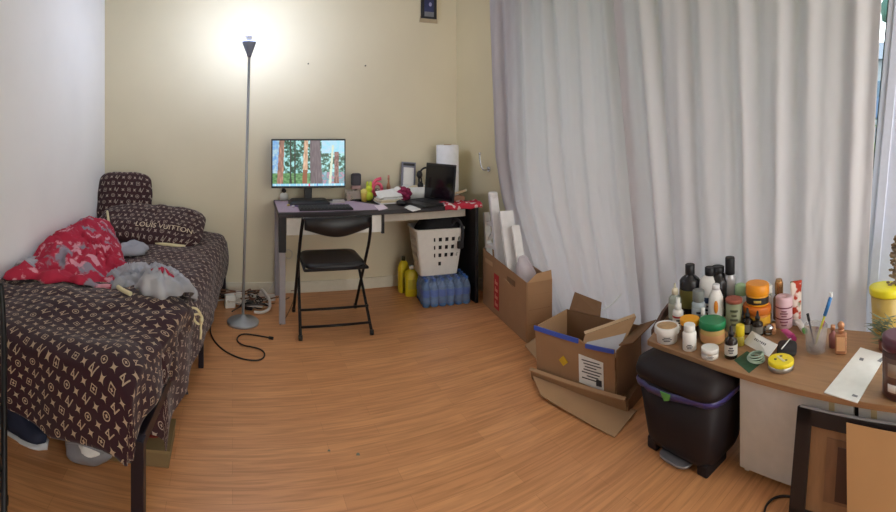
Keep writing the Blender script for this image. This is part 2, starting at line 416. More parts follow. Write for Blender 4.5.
SLK = [(0, s_at(487, .09)), (.56, s_at(492, .09)), (.69, s_at(499, .09)), (.86, s_at(518, .09)), (1, s_at(540, .09))]
def slL(v):
    for (a, p), (b, q) in zip(SLK, SLK[1:]):
        if v <= b: return p+(q-p)*(v-a)/(b-a)
    return SLK[-1][1]
sm0, sm1 = s_at(607, offc), s_at(640, offc)
sr0, sr1 = s_at(887, .10), s_at(866, .10)
curtain('curtain', 'silver grey curtain panel hanging behind the cardboard boxes, the left one', slL, lambda v: sm0+.05+(sm1-sm0)*v, 2.4, .03, .055, 3, 7, .028, None)
curtain('curtain', 'wide silver grey curtain panel hanging behind the cluttered low table', lambda v: sm0+(sm1-sm0)*min(1, v*1.1), lambda v: sr0+(sr1-sr0)*min(1, v*1.25), 2.4, .03, .10, 11, 7.5, .038, None)
tag(MB().cyl(Wp(.5, .12, 2.42), Wp(4.5, .12, 2.42), .012).build('curtain_rod', M_chrome), 'metal curtain rod above the grey curtains', 'curtain rod')

# ---------------------------------------------------------------- wall bits
pt = thing('wall_poster', 'small dark blue framed picture high on the cream wall', 'picture', (0, 0, 0))
yb = YB-.012; xl, xr = yb*tan(th(421)), yb*tan(th(436.5)); zb = zat(18.5, yb/cos(th(428))); zt_ = zb+.42
MB().box(((xl+xr)/2, yb, (zb+zt_)/2), (xr-xl, .016, zt_-zb)).build('frame', mat('dark_frame', (38, 38, 42), .5), pt, bevel=.002)
MB().box(((xl+xr)/2, yb-.009, (zb+zt_)/2+.02), ((xr-xl)*.62, .003, zt_-zb-.06)).build('print', mat('blue_print', (52, 58, 98), .5, nscale=20, nvar=.3), pt)
MB().box(((xl+xr)/2, yb-.009, zb+.035), ((xr-xl)*.6, .004, .04)).build('caption_strip', mat('grey_strip', (120, 122, 128), .5), pt)
MB().ball(((xl+xr)/2+.01, yb-.009, zb+.12), .014, (1, .3, 1.4)).build('emblem', mat('pale_mark', (150, 150, 190), .5), pt)
MB().sheet([(xl-.012, YB-.001, zb-.035), (xr+.012, YB-.001, zb-.035), (xr+.004, YB-.001, zb+.02), (xl-.004, YB-.001, zb+.02)], .006, d=Vector((0, -1, 0))).build('backing', mat('old_backing', (186, 168, 138), .8), pt)
for k, (px, py) in enumerate([(308, 64), (365, 66)]):
    x = YB*tan(th(px)); z = zat(py, YB/cos(th(px)))
    tag(MB().cyl((x, YB, z), (x, YB-.02, z), .004, .006, n=8).build('wall_nail', mat('dark_nail', (50, 40, 36), .5)), ['small dark nail in the cream wall, the one nearer the lamp', 'small dark nail in the cream wall, the one further right of the monitor'][k], 'nail')
sh = s_at(489, 0); hk = thing('wall_hook', 'curved chrome tieback hook on the wall beside the curtain', 'hook', Wp(sh, 0, zat(170, 3.72)))
A = WN; mb = MB(); z0 = 0
mb.tube([A*.0+Vector((0, 0, 0)), A*.05+WD*-.0+Vector((0, 0, -.01)), A*.07+WD*-.01+Vector((0, 0, .02)), A*.075+WD*-.02+Vector((0, 0, .08)), A*.075+WD*-.022+Vector((0, 0, .12))], .006, smooth_it=2)
mb.build('hook_arm', M_chrome, hk)
MB().ball(A*.075+WD*-.022+Vector((0, 0, .125)), .011).build('knob', M_chrome, hk)
MB().cyl(A*0, A*.008, .02).build('wall_plate', M_chrome, hk)

# ---------------------------------------------------------------- floor lamp
lx, ly = P(243, 323)[:2]
lamp = thing('floor_lamp', 'tall grey torchiere floor lamp with a bare lit bulb beside the desk', 'lamp', (lx, ly, 0))
M_lg = mat('lamp_grey', (166, 170, 174), .4, metal=.3)
MB().lathe([(.106, 0), (.108, .012), (.1, .022), (.03, .032), (.016, .05), (.012, .06)]).build('base', M_lg, lamp)
tx = .042; tz = 1.80
MB().cyl((0, 0, .05), (tx, 0, tz), .0095, n=12).build('pole', M_lg, lamp)
MB().lathe([(.012, tz-.01), (.02, tz+.015), (.047, tz+.088), (.047, tz+.094), (.03, tz+.09)], (tx, 0, 0)).build('lamp_shade', mat('shade_blue_grey', (130, 140, 165), .4), lamp)
MB().lathe([(.018, tz+.085), (.018, tz+.12), (.02, tz+.125), (.03, tz+.135)], (tx, 0, 0)).build('socket', M_white, lamp)
M_bulb = mat('bulb_light', (255, 255, 255), .5, emit=(212, 224, 255), estr=285)
MB().lathe([(.022, tz+.128), (.037, tz+.15), (.044, tz+.175), (.042, tz+.2), (.03, tz+.222), (.012, tz+.233), (.002, tz+.235)], (tx, 0, 0), n=20).build('bulb', M_bulb, lamp)

# ---------------------------------------------------------------- bed
M_mono = monogram('monogram_duvet', .047, (48, 22, 30), (176, 152, 128), .2)
M_mono2 = monogram('monogram_sheet', .050, (58, 34, 38), (166, 148, 136), .1)
M_mono3 = monogram('monogram_pillow', .048, (58, 36, 38), (166, 150, 138), .0)
FR = Vector((-.335, 1.42)); HR = Vector((-.20, 3.72)); 
bed = thing('bed', 'black metal bed with dark brown monogram sheet against the white wall', 'bed', (0, 0, 0))
M_bed = mat('bed_metal', (34, 27, 36), .45, metal=.3)
def legbox(x, y, z1, w=.04): return MB().box((x, y, z1/2), (w, w, z1))
for x, y, z1 in ((FR.x, FR.y, .36), (-.262, 2.6, .3), (HR.x, HR.y-.02, .36), (-1.12, 1.56, .36), (-1.12, 3.7, .36), (-1.12, 2.6, .3)):
    legbox(x, y, z1, .04 if z1 > .33 else .028).build('leg', M_bed, bed, bevel=.003)
def bar(a, b, w, h):
    a = Vector(a); b = Vector(b); d = b-a; return MB().box((a+b)/2, (d.length, w, h), rot=d.to_track_quat('X', 'Z').to_euler())
for a, b in (((FR.x, FR.y, .335), (HR.x, HR.y, .335)), ((-1.12, 1.56, .335), (-1.12, 3.7, .335))): bar(a, b, .025, .045).build('side_rail', M_bed, bed, bevel=.003)
bar((FR.x, FR.y+.03, .325), (-1.12, 1.56, .325), .02, .04).build('end_rail', M_bed, bed, bevel=.003)
bar((HR.x, HR.y-.02, .335), (-1.12, 3.7, .335), .025, .045).build('end_rail', M_bed, bed, bevel=.003)
for k in range(9):
    y = 1.65+k*.24; bar((-1.11, y, .33), (FR.x+(y-1.42)*.0587-.01, y, .33), .03, .012).build('slat', M_bed, bed)
# mattress with its sheet, a rounded box a little soft at the edges
def rightx(y): return FR.x + (y-1.42)*.0587
def softbox(y0, y1, z0, z1, rx, xl=XL+.02, bulge=.03, na=60, nb=70, seed=0, wr=.012, foot=lambda x: 0):
    """grid draped on a box: u runs left wall -> over the right edge; v from head to foot"""
    top = z1; drop = z1-z0
    def f(u, v):
        Ln_ = (y1-y0)
        a = u*1.0; b = v
        # along: b 0..1 -> y from y1 (head) to y0 (foot) then down the foot
        tb = b*(Ln_+drop); ob = max(0, tb-Ln_); yy = y1-min(tb, Ln_)
        W = rx(yy)-xl; ta = a*(W+drop); oa = max(0, ta-W); xx = xl+min(ta, W)
        d = hypot(oa, ob)
        R = .07
        # rounding before the edge
        ea = max(0, R-(W-min(ta, W))); eb = max(0, R-(Ln_-min(tb, Ln_)))
        z = top - (ea*ea+eb*eb)/(R*2)*.7 - min(d, drop+.04)
        sgn = bulge*min(1, d/.05)*(1 - .0*d)
        nx, ny = (oa/d, ob/d) if d > 1e-6 else (0, 0)
        k = nz(xx*5+seed, yy*5, z*4)
        xx += nx*(sgn+.03*k*min(1, d/.1)); yy -= ny*(sgn+.03*k*min(1, d/.1)) + foot(xx)
        z += wr*nz(xx*7, yy*7, seed) + wr*.6*nz(xx*17, yy*17, seed+5)
        return (xx, yy, z)
    def uvf(u, v): return (u*1.05*((rx((y0+y1)/2)-xl)+drop), -v*((y1-y0)+drop))
    return f, uvf
f, uvf = softbox(1.75, 3.73, .20, .50, rightx, seed=2)
grid_obj('mattress_sheet', f, 90, 160, M_mono2, bed, uvf)
MB().box((-.77, 2.68, .415), (.76, 1.96, .13)).build('mattress', mat('mattress_white', (215, 212, 205), .8), bed, bevel=.03)

# duvet pulled over the foot end
duv_wr = lambda x, y: .035*nz(x*3.3, y*3.3, 4) + .018*abs(nz(x*8+2, y*8, 9))
def hemR(y): return .38 if y > 2.05 else .15+.23*max(0, (y-1.55)/.5)**1.5
def dv(u, v):
    y1 = 2.16 + .08*sin(u*5) ; y0f = lambda x: 1.395 + max(0, (-.3-x))*.22
    top = .565
    W = 0.0
    xl_ = XL+.025
    dropF = .30
    # rounded rectangle mapping
    tb = v*(.80+dropF); ta = u
    yy0 = y1 - min(tb, .80)
    fx = rightx(yy0)-.02+.06*max(0, min(1, (yy0-1.5)/.5)); W = fx-xl_; dr = hemR(yy0); a = ta*(W+dr); oa = max(0, a-W); xx = xl_+min(a, W)
    yfoot = y0f(xx); yy = y1 + (yfoot-y1)*min(1, tb/.80); ob = max(0, tb-.80)*(1.0 - .45*max(0, min(1, (-.55-xx)/.6)))
    d = hypot(oa, ob); cap = .30 if yy < 1.6 else .5
    cap -= .085*max(0, min(1, (xx+.75)/.35)) if yy < 1.6 else 0
    d = min(d, cap - .02*(1 if oa > 0 and ob > 0 else 0))
    nx, ny = (oa/hypot(oa, ob), ob/hypot(oa, ob)) if hypot(oa, ob) > 1e-6 else (0, 0)
    R = .12
    ea = max(0, R-(W-min(a, W))); eb = max(0, R-(.80-min(tb, .80)))
    z = top - (ea*ea+eb*eb)/(R*2)*.75 - d*.86
    k = nz(xx*6+8, yy*6, z*3); fl = sin((yy if nx > .6 else xx)*21+2*nz(xx*2, yy*2, 1))
    bl = min(1, d/.12)
    g = (.012+.06*d)*bl + .018*fl*bl + .025*k*bl
    if oa > 0 and yy > 1.7: g -= .05*bl
    xx += nx*g; yy -= ny*g*.8
    z += duv_wr(xx, yy)*(1-.5*bl)
    # far edge rolls down onto the sheet
    e = max(0, .1-v*(1.09)); z -= e*e*6
    return (xx, yy, z)
o = grid_obj('duvet', dv, 150, 150, M_mono, None, lambda u, v: (u*1.2, -v*1.07), solid=.012)
tag(o, 'dark brown monogram duvet draped over the foot end of the bed', 'duvet')

# pillows
def pillow(name, label, loc, rot, w, h, t, m, seed, group=None):
    p = thing(name, label, 'pillow', loc); p.rotation_euler = rot
    def g(sg):
        def f(u, v):
            x = (u-.5)*2; y = (v-.5)*2
            k = max(0, (1-abs(x)**3.2))**.55 * max(0, (1-abs(y)**3.2))**.55
            px = x*w/2*sqrt(max(0, 1-.26*y**6)); py = y*h/2*sqrt(max(0, 1-.26*x**6)); q = 1
            return (px*q + .012*nz(x*2, y*2, seed), py*q+.012*nz(x*2, y*2, seed+2), sg*(t/2*k + (.012*nz(x*4, y*4, seed+sg))*k**.3))
        return f
    grid_obj('pillowcase', g(1), 50, 40, m, p, lambda u, v: (u*w, v*h))
    grid_obj('pillowcase_back', g(-1), 50, 40, m, p, lambda u, v: (u*w, v*h))
    return p
p1 = pillow('pillow', 'monogram pillow standing upright in the corner of the room', (-.975, 3.64, .74), (math.radians(76), 0, math.radians(4)), .44, .46, .14, M_mono3, 3)
p2 = pillow('pillow', 'flat monogram pillow with cream piping lying at the head of the bed', (-.725, 3.46, .60), (math.radians(24), math.radians(3), math.radians(-2)), .80, .46, .16, M_mono3, 8)
MB().tube([(-.02, -.205, -.0), (.1, -.222, .01), (.2, -.222, .01), (.3, -.215, .0)], .012, smooth_it=1).build('piping', M_cream, p2)
MB().tube([(-.34, .02, .062), (-.31, -.05, .075), (-.28, -.12, .06)], .009, smooth_it=1).build('tie', M_cream, p2)
text_mesh('lettering', 'LOUIS VUITTON', .066, mat('cream_print', (226, 212, 184), .8), p2, (.13, -.12, .0), (0, 0, 0), .0015,
          bend=lambda c: Vector((c.x*.85, c.y, .006+.083*max(0, (1-abs((c.x*.85+.13)/.4)**3.2))**.55*max(0, 1-abs((c.y-.12)/.23)**3.2)**.55)))

# blankets
def heap(name, pts, zf, hf, m, parent, seed, solid=.006, nr=44, na=150, jag=.05, amp=.05, fr=10):
    c = Vector((sum(p[0] for p in pts)/len(pts), sum(p[1] for p in pts)/len(pts)))
    def rad(a):
        d = Vector((cos(a), sin(a))); best = 0; n = len(pts)
        for i in range(n):
            p = Vector(pts[i][:2])-c; q = Vector(pts[(i+1) % n][:2])-c; e = q-p
            det = d.x*(-e.y)+e.x*d.y
            if abs(det) < 1e-9: continue
            t = (p.x*(-e.y)+e.x*p.y)/det; u = (d.x*p.y-d.y*p.x)/det
            if t > 0 and -.001 <= u <= 1.001: best = max(best, t)
        return best
    rr = [rad(2*pi*i/na) for i in range(na)]
    for _ in range(2): rr = [(rr[i-1]+rr[i]*2+rr[(i+1) % na])/4 for i in range(na)]
    mb = MB(); R = []
    for j in range(nr+1):
        q = (j+.3)/(nr+.3); ring = []
        for i in range(na):
            a = 2*pi*i/na; r = rr[i]*(1+jag*sin(i*.9+seed)*q)*q
            x = c.x+r*cos(a); y = c.y+r*sin(a)
            wx = x+.06*nz(x*4, y*4, seed); wy = y+.06*nz(x*4+7, y*4, seed)
            rid = 1-abs(nz(wx*fr*.6, wy*fr*.9, seed))*2.2; rid2 = 1-abs(nz(wx*fr*1.6, wy*fr*1.3, seed+4))*2.2
            ef = (1-q**3)**.5 if q < 1 else 0
            rid3 = 1-abs(nz(wx*fr*3.4, wy*fr*3.0, seed+9))*2.2
            z = zf(x, y) + .008 + (hf(x, y) + amp*.8*rid+amp*.6*rid2+amp*.3*rid3)*ef
            ring.append((max(x, XL+.02), y, z))
        R.append(ring)
    mb.rings(R, cap0=True, cap1=False)
    return mb.build(name, m, parent, solid=solid, smooth=True)
def bedz(x, y): return .505 + (.085 if y < 2.05 else .085*max(0, 1-(y-2.05)/.12)) 
bl = thing('blanket', 'crumpled red and grey flowered blanket heaped on the bed along the white wall', 'blanket', (0, 0, 0))
M_red = blotch_mat('red_flowered_fleece', [(176, 44, 68), (214, 150, 162), (142, 132, 144)], 13, thr=(.53, .58), detail=4)
M_grey = blotch_mat('grey_lining', [(158, 160, 168), (178, 178, 184)], 5, thr=(.45, .6))
pr = [(-1.14, 1.97), (-1.16, 2.5), (-1.16, 3.38), (-.98, 3.36), (-.84, 3.02), (-.70, 2.62), (-.52, 2.36), (-.56, 2.14), (-.72, 2.06), (-.92, 2.0)]
heap('printed_face', pr, bedz, lambda x, y: .03+.165*max(0, min(1, (-.68-x)/.4))*max(0, min(1, (y-2.0)/.45)), M_red, bl, 2, amp=.042)
pg = [P(104, 274, .57)[:2], P(118, 266, .57)[:2], P(150, 262, .57)[:2], P(178, 270, .57)[:2], P(196, 284, .57)[:2], P(192, 298, .57)[:2], P(162, 306, .57)[:2], P(146, 303, .57)[:2], P(134, 292, .57)[:2], P(112, 290, .57)[:2]]
heap('grey_lining', pg, bedz, lambda x, y: .045, M_grey, bl, 5, amp=.05, fr=15)
pg2 = [P(150, 268, .62)[:2], P(172, 270, .62)[:2], P(176, 280, .62)[:2], P(160, 285, .62)[:2], P(148, 278, .62)[:2]]
heap('turned_corner', pg2, lambda x, y: bedz(x, y)+.075, lambda x, y: .02, M_red, bl, 8, amp=.03, na=60, nr=16)
heap('grey_fold', [(-1.16, 2.12), (-1.16, 2.5), (-1.0, 2.52), (-.94, 2.3), (-1.02, 2.12)], lambda x, y: bedz(x, y)+.075, lambda x, y: .02, M_grey, bl, 12, amp=.02, na=60, nr=16)
heap('grey_edge', [(-.86, 2.98), (-.78, 3.16), (-.66, 3.1), (-.66, 2.92), (-.78, 2.86)], bedz, lambda x, y: .03, M_grey, bl, 15, amp=.02, na=60, nr=16)
# cream ties on duvet corner
tie = thing('cloth_tie', 'knotted cream cloth tie hanging from the sheet edge beside the bed rail', 'tie', (-.235, 2.12, .43)); tie.scale = (.62, .62, .62)
mb = MB(); mb.tube([(-.05, -.02, .125), (0, 0, .12), (.03, 0, .08), (.045, 0, .03), (.03, .01, -.01), (.035, 0, -.06), (.03, -.01, -.1)], .009, smooth_it=2)
mb.tube([(-.02, -.0, .07), (.03, 0, .08), (.05, .0, .04), (.02, .0, .0), (-.01, 0, .02), (-.02, 0, .06)], .009, smooth_it=2)
mb.build('ribbon', M_cream, tie); MB().ball((.035, 0, .035), .018, (1, 1, 1.2)).build('knot', M_cream, tie)
tag(MB().tube([P(118, 287, .61), P(124, 291, .61), P(131, 294, .605)], .010, smooth_it=1).build('cream_ribbon', M_cream), 'short cream ribbon on the duvet below the red blanket', 'ribbon')

# under the bed
sb = thing('shoe', 'dark sneaker with a white sole under the bed beside the chair leg', 'shoe', (-.93, 1.80, 0), math.radians(-14))
def shoe(sb, up, sole):
    mb = MB(); R = []
    for k in range(15):
        u = k/14; x = -.14+.28*u; w = .036+.012*sin(u*pi)+.006*(u > .6); e = (1-abs(2*u-1)**6)**.5*.98+.02
        R.append([(x, w*e*1.1*cos(a), .014+.014*sin(a)) for a in [2*pi*i/12 for i in range(12)]])
    mb.rings(R); mb.build('sole', sole, sb)
    mb = MB(); R = []
    for k in range(15):
        u = k/14; x = -.13+.26*u; w = (.034+.01*sin(u*pi)+.004*(u > .6))*((1-abs(2*u-1)**6)**.5*.95+.05); hh = .085*(1-u)**.7*.9+.03
        if u < .45: hh = .095
        elif u < .7: hh = .095-.045*(u-.45)/.25
        else: hh = .05-.02*(u-.7)/.3
        R.append([(x, w*cos(a), .028+hh*max(0, sin(a))) for a in [pi*i/10 for i in range(11)]])
    mb.rings(R, closed=False); mb.build('upper', up, sb, solid=.004)
    MB().tube([(0, -.02, .115), (.03, .02, .105), (.04, -.02, .095), (.07, .02, .085)], .003, smooth_it=1).build('lace', M_white, sb)
shoe(sb, mat('navy_canvas', (38, 42, 62), .8), mat('shoe_sole', (205, 205, 208), .6))
sb2 = thing('shoe', 'second dark sneaker with white sole further back under the bed', 'shoe', (-1.0, 2.02, 0), math.radians(-10))
shoe(sb2, mat('navy_canvas', (38, 42, 62), .8), mat('shoe_sole', (205, 205, 208), .6))
wb = thing('storage_bag', 'whitish plastic bag of clutter under the foot of the bed', 'bag', (-.615, 1.76, 0)); wb.scale = (.72, .72, .72)
o = MB().ball((0, 0, .085), .12, (1.15, .8, .7), n=28).build('bag_body', mat('grey_bag', (150, 150, 156), .35, alpha=.9), wb)
for v in o.data.vertices: v.co += v.co.normalized()*.03*nz(v.co.x*14, v.co.y*14, v.co.z*14)
o = MB().ball((.02, -.07, .12), .05, (1.3, .7, .6), n=24).build('white_bundle', M_paper, wb)
for v in o.data.vertices: v.co += Vector((nz(*(v.co*30)), nz(*(v.co*30+Vector((3, 0, 0)))), nz(*(v.co*30+Vector((0, 3, 0))))))*.02
MB().tube([(-.1, -.07, .13), (-.05, -.11, .17), (.05, -.11, .165), (.11, -.07, .12)], .007, smooth_it=2).build('handle', mat('grey_bag', (150, 150, 156), .35, alpha=.9), wb)
bx = thing('flat_box', 'flat brown box with a red circle under the bed behind the front leg', 'box', (-.44, 1.90, 0), .04)
MB().box((0, 0, .03), (.26, .2, .06)).build('box_body', mat('olive_box', (122, 100, 66), .8), bx, bevel=.003)
MB().box((0, 0, .063), (.27, .21, .012)).build('lid', mat('olive_box', (132, 110, 74), .8), bx, bevel=.002)
MB().cyl((.05, .02, .069), (.05, .02, .0705), .055, n=32).build('red_circle', mat('red_print', (150, 50, 40), .7), bx)

# ---------------------------------------------------------------- folding chairs
def folding_chair(label):
    c = thing('folding_chair', label, 'chair', (0, 0, 0), 0, None)
    M_vin = mat('black_vinyl', (26, 25, 28), .4, nscale=60, nvar=.1)
    w = .225
    for s in (-1, 1):
        MB().tube([(s*(w-.012), -.02, .76), (s*w, .03, .62), (s*w, .16, .44), (s*w, .47, .012)], .0105, smooth_it=2).build('front_leg', M_blackmet, c)
        MB().tube([(s*(w-.022), .36, .43), (s*(w-.015), .3, .36), (s*(w+.002), .0, .012)], .010, smooth_it=1).build('rear_leg', M_blackmet, c)
        MB().cyl((s*w, .47, 0), (s*w, .465, .03), .0135).build('rubber_foot', M_black, c)
        MB().cyl((s*(w+.002), .0, 0), (s*(w+.002), .004, .03), .0135).build('rubber_foot', M_black, c)
    mb = MB(); mb.loft([(0, .2, .17, .18, .425), (0, .2, .195, .2, .432), (0, .2, .2, .205, .445), (0, .2, .19, .195, .458), (0, .2, .14, .15, .462)], e=6); mb.build('seat', M_vin, c)
    mb = MB(); mb.tube([(-.2, .0, .43), (.2, 0, .43), (.2, .4, .43), (-.2, .4, .43), (-.2, 0, .43)], .009); mb.build('seat_frame', M_blackmet, c)
    R = []
    for k in range(21):
        x = -.205+.41*k/20; u = abs(x)/.205; y = -.018-.02*(1-u*u); zt = .765; zb = .665+.0*u - .02*cos(u*pi/2)**2 + .025*(u > .0)*u*u
        R.append([(x, y-.011, zb), (x, y-.012, zt-.008), (x, y, zt), (x, y+.012, zt-.008), (x, y+.011, zb), (x, y, zb-.006)])
    MB_ = MB(); MB_.rings(R); MB_.build('backrest', M_vin, c)
    for y, z in ((.085, .155), (.02, .07)):
        MB().cyl((-w, y if z > .1 else .025, z), (w, y if z > .1 else .025, z), .008, n=10).build('crossbar', M_blackmet, c)
    return c
ch1 = folding_chair('black folding chair with vinyl seat pulled up at the desk')
ch1.location = (.545, 2.93, 0)
ch2 = copy_tree(ch1); ch2['label'] = 'black folding chair cut off at the left edge beside the bed'
ch2.rotation_euler = (0, 0, pi+.5115)
ch2.location = (-1.01, 1.333, 0)

# ---------------------------------------------------------------- desk
TZ = .745; DX0, DX1, DY0, DY1 = .195, 1.66, 3.17, 3.785
desk = thing('desk', 'black topped desk with white drawer front and grey leg against the cream wall', 'desk', (0, 0, 0))
MB().box(((DX0+DX1)/2, (DY0+DY1)/2, TZ-.015), (DX1-DX0, DY1-DY0, .03)).build('desktop', mat('desk_black', (40, 36, 42), .45), desk, bevel=.003)
M_legg = mat('leg_grey', (152, 148, 152), .45)
MB().box((DX0+.028, DY0+.03, .245), (.042, .042, .49)).build('leg', M_legg, desk, bevel=.003)
MB().box((DX0+.028, DY0+.03, .60), (.05, .05, .24)).build('leg_bracket', M_blackmet, desk, bevel=.003)
MB().box((DX0+.028, DY1-.03, .355), (.042, .042, .71)).build('leg', M_legg, desk, bevel=.003)
MB().box((DX1-.012, (DY0+DY1)/2, .357), (.024, DY1-DY0-.02, .714)).build('end_panel', mat('desk_end_black', (30, 28, 32), .5), desk, bevel=.003)
MB().box((.58, DY0+.15, .655), (.62, .25, .115)).build('drawer_box', M_white, desk, bevel=.002)
dr = MB().box((.58, DY0+.018, .652), (.66, .018, .115)).build('drawer', mat('drawer_white', (226, 224, 218), .4), desk, bevel=.003)
MB().box((.915, DY0+.012, .65), (.018, .03, .13)).build('divider', M_blackmet, desk)
MB().box((1.26, DY0+.14, .675), (.7, .018, .075)).build('apron', mat('apron_beige', (200, 192, 178), .6), desk, bevel=.002)
MB().box((DX0+.035, (DY0+DY1)/2, .69), (.03, .5, .04)).build('side_apron', M_blackmet, desk)
DT = TZ+.001
def D(px, py): return P(px, py, DT)
# desk mat
lil = mat('lilac_mat', (180, 160, 180), .7)
q = [Vector((DX0+.004, 3.2, DT)), Vector((.93, 3.2, DT)), Vector((.93, 3.40, DT)), Vector((.80, 3.62, DT)), Vector((DX0+.004, 3.72, DT))]
o = MB().sheet(q, .003).build('desk_mat', lil); tag(o, 'thin lilac desk mat spread over the left half of the desk', 'mat')
DM = DT+.003
kb = thing('keyboard', 'black keyboard lying on the lilac mat in front of the monitor', 'keyboard', (.53, 3.29, DM), math.radians(-1.5))
MB().box((0, 0, .007), (.37, .165, .014)).build('keyboard_body', M_black, kb, bevel=.003)
mb = MB()
for r in range(5):
    for c in range(15): mb.box((-.168+c*.024, -.06+r*.029, .0165), (.020, .024, .006))
kk = mb.build('keys', mat('key_black', (38, 38, 42), .5), kb, bevel=.001); kk['kind'] = 'stuff'
# monitor
my = 3.60; mon = thing('monitor', 'flat computer monitor showing a sunlit forest picture on the desk', 'monitor', (my*tan(th(308.5)), my, DT), math.radians(-3))
mw, mh = .566, .372; mz0 = zat(188, 3.62)-DT
M_mon = mat('monitor_black', (28, 28, 32), .35)
MB().box((0, 0, mz0+mh/2), (mw, .03, mh)).build('housing', M_mon, mon, bevel=.004)
MB().box((0, .035, mz0+mh/2-.02), (.3, .05, .22)).build('rear_housing', M_mon, mon, bevel=.02)
MB().box((0, .05, .07), (.06, .02, .14)).build('stand_neck', M_mon, mon, bevel=.004)
mb = MB(); mb.loft([(0, -.03, .155, .10, 0), (0, -.03, .155, .10, .014), (0, -.01, .13, .07, .03)], e=8); mb.build('stand_base', M_mon, mon)
SW, SH = 150, 96
def scr(u, v):
    if v < .055: 
        if abs(u-.51) < .012 or abs(u-.62) < .01: return (235, 90, 130) if u < .55 else (90, 110, 210)
        return (150, 214, 240) if nz(u*40, 1) > -.1 else (205, 232, 245)
    def trunk(c, w, lean=0): return abs(u-c-lean*(v-.5)) < w*(1.15-.25*v)
    if trunk(.60, .075, -.02): 
        g = 100+22*nz(u*60, v*6, 3); return (g+8, g-6, g-2)
    if trunk(.455, .03, .02): g = 190+50*nz(u*40, v*9, 1); return (g+20, g-20, g-50) if v > .35 else (150, 90, 60)
    if trunk(.115, .038, .03): g = 165+60*nz(u*40, v*9, 4); return (g, g*.74, g*.64)
    if trunk(.89, .03) and v < .75: return (120, 78, 70) if nz(u*50, v*12) > 0 else (150, 110, 100)
    if trunk(.82, .016, .05) and v < .9: return (215, 225, 200)
    if trunk(.25, .012) or trunk(.31, .008): return (58, 62, 52)
    if v < .28 and u < .52:
        g = nz(u*26, v*30, 2); return (98+50*g, 146+50*g, 92+40*g)
    if v < .3 and u > .66:
        g = nz(u*20, v*20, 7); return (110+60*g, 150+50*g, 160+60*g) if g > -.1 else (176, 140, 160)
    g = nz(u*16, v*11, 5)+.6*nz(u*40, v*28, 6)
    if u > .68 and v > .72: return (170+30*g, 220, 240)
    if u < .09: return (150+60*g, 190+40*g, 225)
    if g > .18: return (168, 224, 226)
    if g > -.12: return (92+70*g, 142+60*g, 128+80*g)
    return (44, 78, 58)
me = bpy.data.meshes.new('screen'); vs = []; fs = []; cols = []
sw, sh_ = mw-.02, mh-.028
for j in range(SH+1):
    for i in range(SW+1): vs.append((-sw/2+sw*i/SW, -.0162, mz0+.016+sh_*j/SH))
for j in range(SH):
    for i in range(SW):
        a = j*(SW+1)+i; fs.append((a, a+1, a+SW+2, a+SW+1)); cols.append(lin([min(255, max(0, t)) for t in scr((i+.5)/SW, (j+.5)/SH)]))
me.from_pydata(vs, [], fs); ca = me.color_attributes.new('Col', 'FLOAT_COLOR', 'CORNER')
for p in me.polygons:
    for li in p.loop_indices: ca.data[li].color = cols[p.index]
me.materials.append(attr_mat('screen_glow', 1.0)); o = bpy.data.objects.new('screen', me); C.objects.link(o); o.parent = mon
# small things on the desk
def at(name, label, cat, px, py, z=DT, rz=0, group=None):
    q = P(px, py, z); return thing(name, label, cat, q, rz, group)
t = at('desk_speaker', 'dark rounded speaker on a small stand behind the lilac mat', 'speaker', 356, 200.5)
MB().lathe([(.05, 0), (.05, .008), (.02, .014)]).build('base', M_black, t)
MB().cyl((0, 0, .01), (0, 0, .10), .008).build('stem', M_chrome, t)
MB().box((0, 0, .105), (.075, .05, .03)).build('cradle', mat('rose_plastic', (176, 140, 138), .5), t, bevel=.008)
MB().box((0, 0, .165), (.078, .05, .10)).build('speaker_body', mat('speaker_grey', (66, 64, 74), .6), t, bevel=.016)
t = at('small_camera', 'small white camera on a dome base left of the monitor', 'camera', 284, 200)
MB().lathe([(.034, 0), (.034, .03), (.028, .05), (.014, .058)]).build('base', M_white, t)
MB().ball((0, 0, .074), .018).build('head', M_black, t)
t = at('acrylic_organiser', 'clear acrylic organiser tray behind the dark speaker', 'organiser', 363, 198)
M_acr = mat('acrylic', (225, 215, 205), .1, alpha=.35)
t.location = (.90, 3.69, DT)
MB().box((0, 0, .004), (.28, .1, .008)).build('tray', M_acr, t)
for y in (-.05, .05): MB().box((0, y, .04), (.28, .003, .08)).build('side', M_acr, t)
for x in (-.14, -.05, .05, .14): MB().box((x, 0, .04), (.003, .1, .08)).build('divider', M_acr, t)
nail_cols = [(226, 130, 100), (235, 220, 90), (220, 70, 120), (245, 175, 80), (150, 200, 70), (230, 120, 150), (200, 90, 60), (240, 200, 120)]
for k in range(8):
    b = thing('nail_polish', ['coral', 'yellow', 'magenta', 'orange', 'lime', 'pink', 'rust', 'sand'][k]+' coloured little bottle in the clear organiser tray', 'bottle', (.785+k*.034, 3.69+(.015 if k % 2 else -.015), DT+.0085), 0, 'small bottles in the clear tray')
    MB().lathe([(.011, 0), (.0125, .004), (.0125, .03), (.006, .036)], n=10).build('bottle_body', mat('polish_%d' % k, nail_cols[k], .2), b)
    MB().lathe([(.006, .036), (.006, .066), (.004, .068)], n=8).build('cap', M_white if k % 2 else M_black, b)
t = thing('number_candle', 'pink number six shaped decoration behind the papers', 'decoration', (3.62*tan(th(378)), 3.64, DT), 0)
M_pk = mat('pink_foil', (232, 92, 120), .35)
mb = MB(); cz = .09; mb.tube([(.045*cos(a)*.8, 0, cz-.005+.045*sin(a)) for a in [2*pi*i/20 for i in range(21)]], .014)
mb.tube([(-.038, 0, cz), (-.036, 0, cz+.035), (-.012, 0, cz+.07), (.03, 0, cz+.078)], .014, smooth_it=2)
